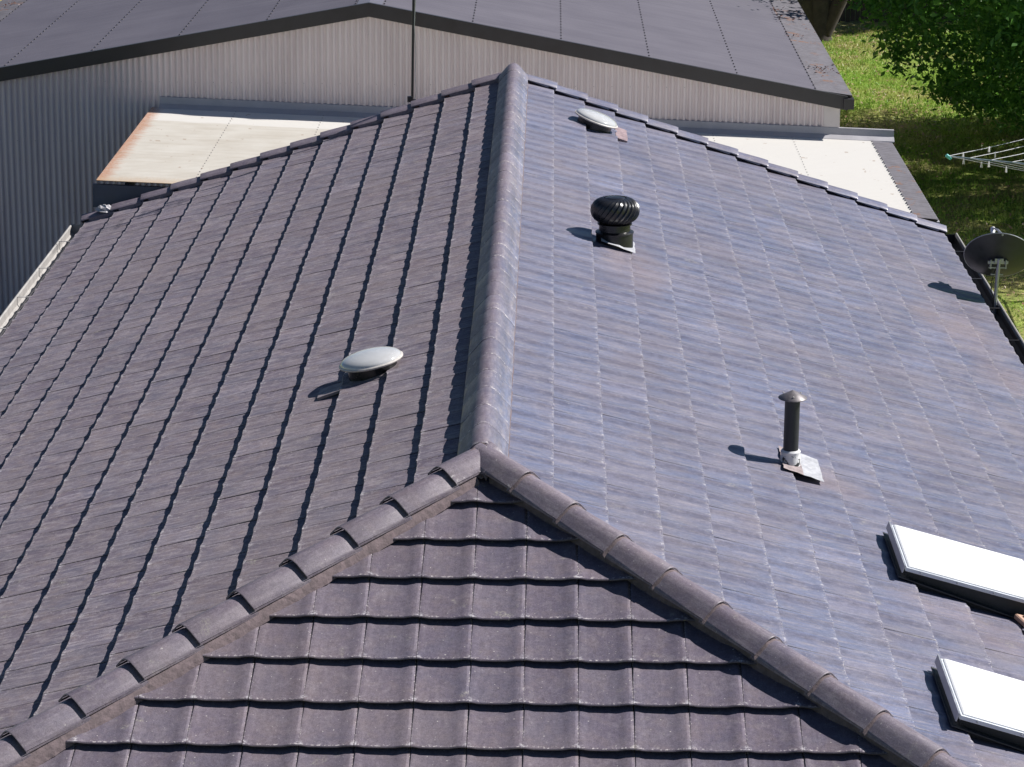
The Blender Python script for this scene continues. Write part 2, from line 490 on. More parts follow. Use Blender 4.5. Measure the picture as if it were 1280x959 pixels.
# one roof tile: X across, Y up the slope from the nose, Z off the slope
PROF = [(0.0, .0086), (.04, .0082), (.09, .0060), (.14, .0028), (.19, .0006), (.46, -.0012), (.68, .0), (.74, .0022), (.80, .0058), (.86, .0086), (.93, .0096), (1.0, .0092)]
def tile_geo():
    vs, uvs, fs = [], [], []
    rows = [(0.075, -.0170, .3), (0.003, -.0125, .3), (0.0, -.004, .3), (.006, 0.0, 0.0), (.40, -TT * .40 / GA, 1.0)]
    W = TW - .0018
    for (y, dz, v) in rows:
        for (u, h) in PROF:
            vs.append((u * W, y, h + dz)); uvs.append((u, v))
    n = len(PROF)
    for r in range(len(rows) - 1):
        for i in range(n - 1):
            fs.append((r * n + i, r * n + i + 1, (r + 1) * n + i + 1, (r + 1) * n + i))
    # sides
    for i, s in ((0, 1), (n - 1, -1)):
        b = len(vs)
        u, h = PROF[i]
        vs += [(u * W, .003, h - .0125), (u * W, .40, h - TT * .4 / GA - .02)]
        uvs += [(u, 0), (u, 1)]
        q = (2 * n + i, 4 * n + i, b + 1, b)
        fs.append(q if s > 0 else q[::-1])
    return vs, uvs, fs
TV, TUV, TF = tile_geo()
TVa = np.array(TV)

def mesh_uv(name, vs, fs, uvs, mat, smooth=True):
    me = bpy.data.meshes.new(name)
    me.from_pydata(vs, [], fs)
    me.update()
    lay = me.uv_layers.new(name='UVMap')
    idx = np.empty(len(me.loops), dtype=np.int32)
    me.loops.foreach_get('vertex_index', idx)
    lay.data.foreach_set('uv', np.asarray(uvs, dtype=np.float32)[idx].ravel())
    me.materials.append(mat)
    if smooth:
        me.polygons.foreach_set('use_smooth', [True] * len(me.polygons))
        me.set_sharp_from_angle(angle=math.radians(35))
    return me
TILE_ME = mesh_uv('roof_tile', TV, TF, TUV, M_TILE)

def clip_mesh(name, M, planes):
    """tile cut to the hip or verge line; stays in tile coordinates"""
    bm = bmesh.new()
    bm.from_mesh(TILE_ME)
    Mi = M.inverted()
    for co, no in planes:
        c = Mi @ co
        nn = (M.to_3x3().transposed() @ no).normalized()
        geom = bm.verts[:] + bm.edges[:] + bm.faces[:]
        bmesh.ops.bisect_plane(bm, geom=geom, plane_co=c, plane_no=nn, clear_inner=True)
    if len(bm.faces) == 0:
        bm.free(); return None
    me = bpy.data.meshes.new(name)
    bm.to_mesh(me); bm.free()
    if not me.materials:
        me.materials.append(M_TILE)
    return me

OPEN = []      # places where a fixture goes through the tiles are simply covered by its flashing
tiles = []
for side, S in SIDES.items():
    for k in range(NROW):
        s = S['s0'] + k * GA
        up_s = s - 0.40
        if side == 'front':
            lo, hi = -s * cP - .3, s * cP + .3
            planes_all = [(APEX, Vector((-1, -1, 0))), (APEX, Vector((1, -1, 0)))]
        else:
            lo, hi = -s * cP - .3, LEN
            sg = 1 if side == 'right' else -1
            planes_all = [(APEX, Vector((sg, 1, 0))), (Vector((0, LEN, 0)), Vector((0, -1, 0)))]
        j0 = math.floor((lo - S['ph']) / TW); j1 = math.ceil((hi - S['ph']) / TW)
        for j in range(j0, j1 + 1):
            a = S['ph'] + j * TW
            # the local X runs along eu; on the left slope that is -Y
            org = APEX + S['ed'] * s + (Vector((1, 0, 0)) * a if side == 'front' else Vector((0, 1, 0)) * (a if side == 'right' else a + TW))
            R3 = Matrix((S['eu'], -S['ed'], S['n'])).transposed()
            kj = .45 if side == 'right' else 1.0
            jr = Matrix.Rotation(random.gauss(0, .0035 * kj), 3, 'Z') @ Matrix.Rotation(random.gauss(0, .0026 * kj), 3, 'Y') @ Matrix.Rotation(random.gauss(0, .0015), 3, 'X')
            M = (R3 @ jr).to_4x4()
            M.translation = org + S['n'] * random.gauss(0, .0009 * kj) + S['eu'] * random.gauss(0, .0008) + S['ed'] * random.gauss(0, .0018)
            cs = [M @ Vector(c) for c in ((0, 0, 0), (TW, 0, 0), (0, .40, 0), (TW, .40, 0))]
            cut, out = [], False
            for co, no in planes_all:
                ds = [(c - co).dot(no) for c in cs]
                if max(ds) <= 0.002:
                    out = True; break
                if min(ds) < 0:
                    cut.append((co, no))
            if out or (k == 0 and False):
                continue
            me = TILE_ME if not cut else clip_mesh('roof_tile', M, cut)
            if me is None or len(me.vertices) == 0:
                continue
            if k == 0:        # top course is cut to fit under the ridge
                pass
            cc = (cs[0] + cs[1]) / 2
            px, py, dz = project(cc)
            vis = -10 < px < 1290 and -10 < py < 975
            tiles.append((dz if vis else 1e3 + dz, me, M, side))
tiles.sort(key=lambda t: t[0])
for t in tiles[:300]:
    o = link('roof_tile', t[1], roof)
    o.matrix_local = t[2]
def join_tiles(rest, name):
    vs, fs, uvs, base = [], [], [], 0
    for d, me, M, side in rest:
        n = len(me.vertices)
        co = np.empty(n * 3); me.vertices.foreach_get('co', co); co = co.reshape(-1, 3)
        R = np.array(M.to_3x3()); T = np.array(M.translation)
        vs.append(co @ R.T + T)
        lay = me.uv_layers[0].data
        uv = np.zeros((n, 2)); li = np.empty(len(me.loops), dtype=np.int32); me.loops.foreach_get('vertex_index', li)
        lu = np.empty(len(me.loops) * 2); lay.foreach_get('uv', lu); uv[li] = lu.reshape(-1, 2)
        uvs.append(uv)
        fs += [tuple(v + base for v in p.vertices) for p in me.polygons]
        base += n
    me = mesh_uv(name, np.concatenate(vs).tolist(), fs, np.concatenate(uvs), M_TILE)
    return kind(link(name, me, roof), 'stuff')
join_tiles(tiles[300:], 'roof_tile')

# ---- ridge, hip and verge caps
def cap_mesh(name, half, drop, L, lift, thick=.013, n=12, flat=0.0):
    """angular-round cover: X across, Y along, lower end at Y=0 (raised by lift), Z up; top at z=0"""
    vs, uvs, fs = [], [], []
    def ring(y, dz, inner=0.0, v=0.0):
        for i in range(n + 1):
            t = -1 + 2 * i / n
            x = half * t
            # rounded crown with straighter skirts
            q = abs(t)
            z = -drop * (q ** 2 * 1.25 if q < .45 else (0.253 + (q - .45) * 1.358))
            vs.append((x * (1 - inner * .10), y, z + dz - inner * thick)); uvs.append((i / n, v))
    ring(0, lift, 1.0, 0); ring(0, lift - .003, 0, 0); ring(.006, lift, 0, .02); ring(L, 0, 0, 1)
    m = n + 1
    for r in range(3):
        for i in range(n):
            fs.append((r * m + i, r * m + i + 1, (r + 1) * m + i + 1, (r + 1) * m + i))
    # skirts
    b = len(vs)
    for i in (0, n):
        x, y, z = vs[m + i]; vs.append((x, y, z - .012)); uvs.append((i / n, 0))
        x, y, z = vs[3 * m + i]; vs.append((x, y, z - .012)); uvs.append((i / n, 1))
    fs.append((m, 3 * m, b + 1, b)); fs.append((m + n, b + 2, b + 3, 3 * m + n))
    return mesh_uv(name, vs, fs, uvs, M_CAP)

CL = 0.402
HIPCAP = cap_mesh('hip_cap', .128, .080, .425, .038, .007)
HIPCAP_R = cap_mesh('hip_cap', .128, .080, .425, .024, .010)
FIRSTCAP = cap_mesh('hip_cap', .130, .078, .10, .030)
RIDGECAP = cap_mesh('ridge_cap', .156, .138, .425, .004)
def place(me, name, org, dwn, nrm, jit=.004):
    """dwn: direction from upper to lower end"""
    Yv = (-dwn).normalized(); Zv = (nrm - nrm.dot(Yv) * Yv).normalized(); Xv = Yv.cross(Zv)
    M = Matrix((Xv, Yv, Zv)).transposed() @ Matrix.Rotation(random.gauss(0, jit), 3, 'Z') @ Matrix.Rotation(random.gauss(0, jit * 1.5), 3, 'Y')
    M = M.to_4x4(); M.translation = org
    o = link(name, me, roof); o.matrix_local = M
    return o
UPV = Vector((0, 0, 1))
# ridge: lower (near) end of each cap towards the camera, first one mitred at the hip junction
y = 0.02
while y < LEN - .25:
    place(RIDGECAP, 'ridge_cap', Vector((0, y, ZR + .108 + random.gauss(0, .0004))), Vector((0, -1, 0)), UPV, .0022)
    y += CL
place(RIDGECAP, 'ridge_cap', Vector((0, LEN - .40, ZR + .112)), Vector((0, -1, 0)), UPV)
hl = math.sqrt(2 + tP * tP)
for sg, x0 in ((-1, .241), (1, .278)):
    d = Vector((sg, -1, -tP)) / hl
    lst = [x0 + i * CL / hl for i in range(-1 if x0 > .26 else 0, 17)]
    lst = [x for x in lst if 0.12 < x < 4.80]
    if sg > 0:
        lst = [x for x in lst if x > .2]
    
    for x in lst:
        org = Vector((sg * x, -x, ZR - x * tP + (.086 if sg < 0 else .102)))
        place(HIPCAP if sg < 0 else HIPCAP_R, 'hip_cap', org, d, UPV)

# bedding mortar along hips and ridge, with rough edges
def mortar_strip(name, A, B, lat, offs, seg=60, jit=.006):
    """offs: list of (lateral offset, z offset) rings swept from A to B"""
    mb = MB(); m = len(offs)
    for i in range(seg + 1):
        t = i / seg
        c = A.lerp(B, t)
        for (o_, z_) in offs:
            mb.v.append(tuple(c + lat * (o_ + random.gauss(0, jit)) + UPV * (z_ + random.gauss(0, jit * .35))))
    for i in range(seg):
        for k in range(m - 1):
            mb.f.append((i * m + k, i * m + k + 1, (i + 1) * m + k + 1, (i + 1) * m + k))
    return mb.build(name, M_MORTAR, roof)
for sg in (-1, 1):
    A = Vector((sg * .12, -.10, ZR - .10 * tP)); B = Vector((sg * 4.7, -4.7, ZR - 4.7 * tP))
    lat = Vector((sg, 1, 0)).normalized()
    if sg < 0:
        mortar_strip('mortar_bedding', A, B, lat, [(-.164, -.066), (-.156, -.040), (-.143, -.014), (-.128, .006), (-.10, .02), (.10, .02), (.116, -.016), (.120, -.055)], 220, .0012)
    else:
        mortar_strip('mortar_bedding', A, B, lat, [(-.105, -.07), (-.100, -.01), (-.09, .02), (.10, .02), (.120, -.018), (.130, -.055)], 150, .002)
    # pointing at the cap joints
    x0 = .241 if sg < 0 else .278
mortar_strip('mortar_bedding', Vector((0, .02, ZR)), Vector((0, LEN - .02, ZR)), Vector((1, 0, 0)), [(-.146, -.085), (-.142, -.04), (-.12, .0), (.12, .0), (.148, -.042), (.160, -.08)], 160, .002)
# junction of ridge and hips
jm = MB()
top = Vector((0, .03, ZR + .112))
L1 = Vector((-.17, .02, ZR - .005)); L2 = Vector((-.245, -.13, ZR - .04)); L3 = Vector((-.155, -.165, ZR + .038)); L4 = Vector((-.03, -.19, ZR - .05))
R1 = Vector((.17, .02, ZR - .005)); R2 = Vector((.245, -.13, ZR - .04)); R3_ = Vector((.165, -.165, ZR + .036)); C1 = Vector((0, -.105, ZR + .045)); C2 = Vector((0, -.20, ZR - .055))
jm.add([top, L1, L2, L3, C1, R1, R2, R3_, C2, L4], [(0, 1, 2, 3), (0, 3, 4), (3, 8, 4), (0, 7, 6, 5), (0, 4, 7), (7, 4, 8)])
jm.build('mortar_junction', M_MORTAR, roof)

# mortar rings where the right-hand hip caps lap
ring_me = None
def ring_mesh():
    vs, fs = [], []
    n = 14; half = .134; drop = .080
    for j, (y, e) in enumerate(((-.026, -.018), (-.014, .000), (-.002, .004), (.008, .001), (.012, -.018))):
        for i in range(n + 1):
            t = -1 + 2 * i / n; q = abs(t)
            z = -drop * (q ** 2 * 1.25 if q < .45 else (0.253 + (q - .45) * 1.358))
            vs.append((half * t, y + random.gauss(0, .0025), z + e + random.gauss(0, .0012)))
    m = n + 1
    for r in range(4):
        for i in range(n):
            fs.append((r * m + i, r * m + i + 1, (r + 1) * m + i + 1, (r + 1) * m + i))
    mb = MB(); mb.add(vs, fs)
    me = mb.mesh('lap_mortar', True); me.materials.append(M_MORTAR)
    return me
RING = [ring_mesh() for _ in range(3)]
d = Vector((1, -1, -tP)) / hl
place(FIRSTCAP, 'hip_cap', Vector((-.110, -.110, ZR - .11 * tP + .072)), Vector((-1, -1, -tP)) / hl, UPV)
place(FIRSTCAP, 'hip_cap', Vector((.120, -.120, ZR - .12 * tP + .078)), Vector((1, -1, -tP)) / hl, UPV)
for i in range(-1, 16):
    x = .278 + i * CL / hl if i >= 0 else .120
    if x < 4.7:
        place(RING[i % 3], 'lap_mortar', Vector((x, -x, ZR - x * tP + .104 - (.02 if x < .2 else 0))), d, UPV)

# verge caps on the far gable end: they step down with the courses
vc = MB()
def verge_mesh(mir, skirt):
    vs, uvs, fs = [], [], []
    prof = [(-.085, -skirt), (-.083, -.008), (-.074, .000), (.0, .016), (.060, .028), (.070, .018), (.072, -.12)]
    # (along, lift, skirt depth): the lower end is open above the lower neighbour
    rows = [(0.0, -.018, .012), (0.0, .004, .012), (.008, .006, .012), (.085, .002, .012), (.090, .002, skirt), (.385, -.022, skirt)]
    for r, (y, dz, sk) in enumerate(rows):
        for i, (x, z) in enumerate(prof):
            zz = -sk if i == 0 else (max(z + dz, -sk) if r == 0 and i < 6 else (z + dz if i < 6 else z))
            vs.append((x * mir, y, zz)); uvs.append((i / 6, y / .4))
    m = len(prof)
    for r in range(5):
        for i in range(m - 1):
            q = (r * m + i, r * m + i + 1, (r + 1) * m + i + 1, (r + 1) * m + i)
            fs.append(q if mir > 0 else q[::-1])
    q = tuple(range(m))[::-1]
    fs.append(q if mir > 0 else q[::-1])
    return mesh_uv('verge_cap', vs, fs, uvs, M_CAP)
for side, sg in (('left', -1), ('right', 1)):
    S = SIDES[side]
    VM = verge_mesh(sg, .058 if sg < 0 else .030)
    for k in range(NROW):
        s = S['s0'] + k * GA + .02
        org = Vector((sg * s * cP, LEN - .01, ZR - s * sP)) + S['n'] * (.040 if sg < 0 else .031)
        place(VM, 'verge_cap', org, S['ed'], S['n'], .003)

# walls, fascia, soffit, gutters
wl = MB()
wx = 4.28
z_e = ZR - wx * tP - .14
wl.quad((-wx, -wx, 0), (wx, -wx, 0), (wx, -wx, z_e), (-wx, -wx, z_e))
wl.quad((wx, -wx, 0), (wx, LEN - .12, 0), (wx, LEN - .12, z_e), (wx, -wx, z_e))
wl.quad((-wx, LEN - .12, 0), (-wx, -wx, 0), (-wx, -wx, z_e), (-wx, LEN - .12, z_e))
wl.add([(-wx, LEN - .12, 0), (wx, LEN - .12, 0), (wx, LEN - .12, z_e), (0, LEN - .12, ZR - .14), (-wx, LEN - .12, z_e)], [(1, 0, 4, 3, 2)])
wl.build('wall', M_BRICK, house)
fz = ZR - S_E * sP - .12
fa = MB()
fa.box((ex + .01, (LEN - ex) / 2, fz - .02), (.03, LEN + ex, .17))
fa.box((-ex - .01, (LEN - ex) / 2, fz - .02), (.03, LEN + ex, .17))
fa.box((0, -ex - .01, fz - .02), (2 * ex - .06, .03, .17))
fa.box((0, LEN - .10, fz + .0), (2 * ex - .06, .03, .10))
fa.build('fascia', M_CREAM, house)
so = MB()
so.box((ex - .24, (LEN - ex) / 2, fz - .085), (.46, LEN + ex - .08, .012))
so.box((-ex + .24, (LEN - ex) / 2, fz - .085), (.46, LEN + ex - .08, .012))
so.box((0, -ex + .24, fz - .085), (2 * ex - .98, .46, .012))
so.build('soffit', M_CREAM, house)

def gutter(name, sg, mat):
    """open quad gutter along an eave"""
    gm = MB()
    x0, x1 = 4.765, 4.885
    zt = ZR - 1.745
    prof = [(x0, zt - .005), (x0 + .004, zt - .085), (x1 - .03, zt - .10), (x1 - .004, zt - .07), (x1 - .002, zt + .0), (x1 + .008, zt + .012), (x1 + .020, zt + .006), (x1 + .022, zt - .012), (x1 + .008, zt - .08), (x1 - .03, zt - .112), (x0 - .008, zt - .10)]
    ysg = [-ex - .10, -2.0, 2.0, 6.0, 10.0, LEN + .02]
    m = len(prof)
    for yy in ysg:
        wob = random.gauss(0, .003)
        for (x, z) in prof:
            gm.v.append((sg * (x + wob), yy, z + wob))
    for i in range(len(ysg) - 1):
        for k in range(m - 1):
            a = (i * m + k, i * m + k + 1, (i + 1) * m + k + 1, (i + 1) * m + k)
            gm.f.append(a if sg > 0 else a[::-1])
    o = gm.build(name, mat, house)
    br = []
    for yy in np.arange(-3.9, LEN, 1.2):
        b = MB(); b.box((sg * (x0 + x1) / 2, yy, zt + .004), (x1 - x0 + .02, .022, .004))
        link('gutter_strap', b.mesh('gutter_strap'), o, mat)
    e = MB(); e.box((sg * (x0 + x1) / 2, LEN + .02, zt - .05), (x1 - x0 + .03, .006, .11)); e.build('end_stop', mat, o)
    return o
gutter('gutter', -1, M_CREAM)
gr = gutter('gutter', 1, M_DARKSTEEL)  # shade inside this gutter is put into its dark colour
gl_ = MB(); gl_.tube([(4.899, -ex - .1, ZR - 1.733), (4.899, 4, ZR - 1.734), (4.899, LEN + .02, ZR - 1.733)], .011, 8); gl_.build('gutter_lip', M_CREAM, gr)
fg = MB()
fg.box((0, -ex - .08, ZR - 1.80), (2 * ex + .2, .10, .09))
fg.build('gutter', M_CREAM, house)
# pale bare metal strip on the lower left verge and the crumpled piece of flashing on it
bs = MB()
for (s1, s2) in ((3.62, 4.30), (4.30, 4.72)):
    for q in (0,):
        P1 = Vector((-s1 * cP, LEN + .055, ZR - s1 * sP + .035)); P2 = Vector((-s2 * cP, LEN + .055, ZR - s2 * sP + .035))
        bs.quad(P1, P2, P2 + Vector((0, .045, .01)), P1 + Vector((0, .045, .01)))
        bs.quad(P1, P1 + Vector((0, .0, -.05)), P2 + Vector((0, .0, -.05)), P2)
bs.build('barge_capping', M_FLASH, roof)
cm = MB()
cc = Vector((-4.50, LEN - .02, ZR - 4.50 * tP + .075))
cm.lathe([(0.001, .035), (.03, .03), (.05, .012), (.065, -.01), (.07, -.03)], 9, cc)
for i, v in enumerate(cm.v):
    a = Vector(v) - cc
    cm.v[i] = tuple(cc + Vector((a.x * 1.5 + .012 * math.sin(i * 2.1), a.y + .015 * math.cos(i * 1.7), a.z + .008 * math.sin(i * 3.3))))
cm.build('crumpled_flashing', M_FLASH, roof)

# ------------------------------------------------------------------ slope frames for the fixtures
def slope_pt(side, x, y, h=0.0):
    S = SIDES[side]
    return Vector((x, y, ZR - abs(x) * tP)) + S['n'] * h
def slope_mat(side):
    S = SIDES[side]
    return Matrix((S['ed'], S['eu'], S['n'])).transposed() if side == 'right' else Matrix((-S['ed'], -S['eu'], S['n'])).transposed()
# right: local X = down slope, Y = +y, Z = normal;  left: local X = up the slope (towards +x), Y = +y

# ---- domed tubular skylights
M_DOME = None
def dome_material():
    g = NT('milky_acrylic_dome')
    p = g.pos()
    n = g.noise(p, 14, 4, 0.6)
    c = g.mix(n, (0.74, 0.74, 0.73), (0.88, 0.89, 0.90))
    g.out(c, 0.10, 0.0, 0.8)
    g.b.inputs['Transmission Weight'].default_value = 0.40
    g.b.inputs['Coat Weight'].default_value = 0.3
    return g.m
M_DOME = dome_material()
M_RIM = simple('aged_white_rim', (0.50, 0.47, 0.44), 0.5, var=0.2, scale=30)
M_DIFF = simple('aluminium_light_tube', (0.55, 0.56, 0.60), 0.35, 0.5, var=0.3, scale=8)
def dome_skylight(side, x, y, r, label, tilt):
    t = empty('dome_skylight', slope_pt(side, x, y), label, 'skylight', 'domed tube skylights on the roof', slope_mat(side))
    T = Matrix.Rotation(tilt, 3, 'Y')
    t.location -= SIDES[side]['n'] * .018
    up_ = Vector((0, 0, .085))
    c = MB(); c.lathe([(r * .80, -.06), (r * .78, .03), (r * .80, .07), (r * .93, .085)], 40, M=T); c.build('collar', M_BLACK, t, True)
    c = MB(); c.lathe([(r * .99, .078), (r * 1.015, .083), (r * 1.02, .090), (r * 1.0, .096), (r * .93, .100)], 48, M=T); c.build('rim', M_RIM, t, True)
    prof = []
    for i in range(13):
        a = i / 12 * math.pi / 2
        prof.append((max(.0005, r * .97 * math.cos(a)), .097 + r * .27 * math.sin(a)))
    c = MB(); c.lathe(prof, 48, M=T); c.build('dome', M_DOME, t, True)
    c = MB(); c.lathe([(r * .62, .05), (r * .64, .11), (.001, .125)], 32, M=T); c.build('light_tube', M_DIFF, t, True)
    return t
dl = dome_skylight('left', -.86, 3.04, .232, 'milky domed skylight on the shaded left roof slope, beside a grey flashing patch', math.radians(8))
dr = dome_skylight('right', .86, 12.38, .235, 'milky domed skylight high on the right roof slope near the gable end', math.radians(0))
def flashing(parent, M, x0, x1, y0, y1, nx, ny, mat, name='flashing', amp=.006, h=.006):
    f = MB()
    for j in range(ny + 1):
        for i in range(nx + 1):
            u, v = i / nx, j / ny
            x = x0 + (x1 - x0) * u; y_ = y0 + (y1 - y0) * v
            f.v.append((x + random.gauss(0, .002), y_ + random.gauss(0, .002), h + amp * math.sin(y_ / .3 * 2 * math.pi * 2) + random.gauss(0, .0015)))
    for j in range(ny):
        for i in range(nx):
            a = j * (nx + 1) + i
            f.f.append((a, a + 1, a + nx + 2, a + nx + 1))
    n = len(f.v)
    f.v += [(x, y_, z - .02) for x, y_, z in f.v[:]]
    rim = [j * (nx + 1) for j in range(ny + 1)]
    for a, b in zip(rim[:-1], rim[1:]):
        f.f.append((a, b, b + n, a + n))
    for a in range(nx):
        f.f.append((a, a + n, a + 1 + n, a + 1))
    return f.build(name, mat, parent, False)
# flashings in the local frames (X down slope on the right, X up slope on the left)
M_FTILE = simple('painted_flashing_patch', (0.20, 0.17, 0.18), 0.6, var=0.35, scale=30, bump=0.3)
flashing(dl, None, -.40, -.22, -.28, -.06, 4, 6, M_FTILE, h=.020, amp=.003)
flashing(dl, None, -.24, .20, -.20, .20, 6, 6, M_FTILE, h=.010, amp=.003)
M_PINKF = simple('pinkish_flashing_patch', (0.26, 0.19, 0.20), 0.6, var=0.35, scale=18, bump=0.3)
flashing(dr, None, .24, .37, -.20, .42, 3, 8, M_PINKF, h=.022)

# ---- turbine ventilator
tx, ty = .965, 7.25
tv = empty('turbine_vent', slope_pt('right', tx, ty, .0), 'round black spinning turbine vent with curved vanes near the roof ridge', 'roof vent')
c = MB()
c.lathe([(.163, -.085), (.160, .085), (.166, .088), (.167, .098), (.160, .102), (.138, .112), (.134, .165)], 40)
c.build('throat', M_BLACK, tv, True)
c = MB(); c.lathe([(.135, .160), (.150, .164), (.150, .174), (.135, .178), (.02, .180)], 36); c.build('lower_ring', M_BLACK, tv, True)
c = MB(); c.lathe([(.0005, .404), (.05, .402), (.085, .396), (.092, .388), (.06, .380)], 32); c.build('top_plate', M_BLACK, tv, True)
c = MB(); c.lathe([(.10, .185), (.155, .22), (.176, .285), (.155, .345), (.08, .380)], 28); c.build('inner_shadow_drum', M_SARK, tv, True)
NV = 26
def vane():
    vs, fs = [], []
    m = 12
    for i in range(m + 1):
        t = i / m
        a = -1.12 + t * 2.50
        zc = .286 + .112 * math.sin(max(-1.15, min(1.45, a)))
        r = .012 + .196 * math.cos(a * .90) ** .75 if abs(a * .9) < 1.5 else .04
        tw = t * .95
        for (dr, da) in ((-.012, -.005), (.006, .10), (.0, .165), (-.006, .275)):
            an = tw + da
            vs.append(((r + dr) * math.cos(an), (r + dr) * math.sin(an), zc))
    for i in range(m):
        for k in range(3):
            b = i * 4 + k
            fs.append((b, b + 1, b + 5, b + 4))
    mb = MB(); mb.add(vs, fs)
    me = mb.mesh('vane', True); me.materials.append(M_BLACK)
    return me
VANE = vane()
for i in range(NV):
    o = link('vane', VANE, tv)
    o.rotation_euler = (0, 0, 2 * math.pi * i / NV)
fl = link('flashing', None or bpy.data.meshes.new('flashing'), tv, M_LEAD)
f = MB()
for j in range(9):
    for i in range(7):
        x = -.12 + .30 * i / 6; y_ = -.215 + .42 * j / 8
        f.v.append((x + random.gauss(0, .003), y_ + random.gauss(0, .003), -x * tP + .022 + random.gauss(0, .002)))
for j in range(8):
    for i in range(6):
        a = j * 7 + i; f.f.append((a, a + 1, a + 8, a + 7))
bpy.data.objects.remove(fl)
f.build('flashing', M_LEAD, tv)

# ---- vent pipe with conical cowl
px_, py_ = 2.093, 2.33
vp = empty('vent_pipe', slope_pt('right', px_, py_), 'slender black flue pipe with a conical cap and white base collar', 'flue pipe')
M_PIPE = simple('charcoal_pipe', (0.022, 0.024, 0.028), 0.55, var=0.3, scale=20)
M_COWL = simple('grey_weathered_cowl', (0.16, 0.145, 0.15), 0.5, 0.3, var=0.3, scale=30)
def chipped():
    g = NT('chipped_white_sealant')
    p = g.pos()
    s = g.n('ShaderNodeSeparateXYZ'); g.l(p, s.inputs[0])
    zz = g.ramp(s.outputs[2], ZR - .76, ZR - .66, .10, -.06)
    n = g.math('ADD', g.noise(p, 28, 4, 0.65), zz)
    c = g.mix(g.ramp(n, .545, .56), (0.66, 0.66, 0.67), (0.02, 0.022, 0.025))
    g.bump(n, .5, .006)
    return g.out(c, 0.6)
c = MB(); c.lathe([(.053, .07), (.053, .478)], 28); c.build('pipe', M_PIPE, vp, True)
c = MB(); c.lathe([(.072, -.06), (.071, .055), (.066, .066), (.068, .085), (.070, .096), (.062, .106), (.050, .108)], 28); c.build('collar', chipped(), vp, True)
c = MB(); c.lathe([(.098, .478), (.101, .482), (.099, .486), (.045, .515), (.006, .536), (.0005, .537)], 32); c.build('conical_cap', M_COWL, vp, True)
for a in (0.6, 2.6, 4.7):
    b = MB(); b.box((.045 * math.cos(a), .045 * math.sin(a), .49), (.008, .008, .03)); b.build('cap_strut', M_PIPE, vp)
    b = MB(); b.lathe([(.0055, 0), (.004, .006), (.0003, .007)], 8, (.072 * math.cos(a), .072 * math.sin(a), .505)); b.build('rivet', M_RIM, vp)
f = MB()
for j in range(11):
    for i in range(7):
        x = -.06 + .28 * i / 6; y_ = -.20 + .50 * j / 10
        if False: pass
        f.v.append((x + random.gauss(0, .002), y_ + random.gauss(0, .002), -x * tP + .014 + .006 * math.cos((y_ + .02) / .15 * 2 * math.pi) + random.gauss(0, .0015)))
M_LEADP = simple('worn_painted_lead', (0.27, 0.22, 0.22), 0.6, var=0.4, scale=18)
for j in range(10):
    for i in range(6):
        a = j * 7 + i; f.f.append((a, a + 1, a + 8, a + 7))
fo = f.build('flashing', M_LEAD, vp)
fo.data.materials.append(M_LEADP)
for p_ in fo.data.polygons:
    i = p_.index % 6
    if i < 3:
        p_.material_index = 1

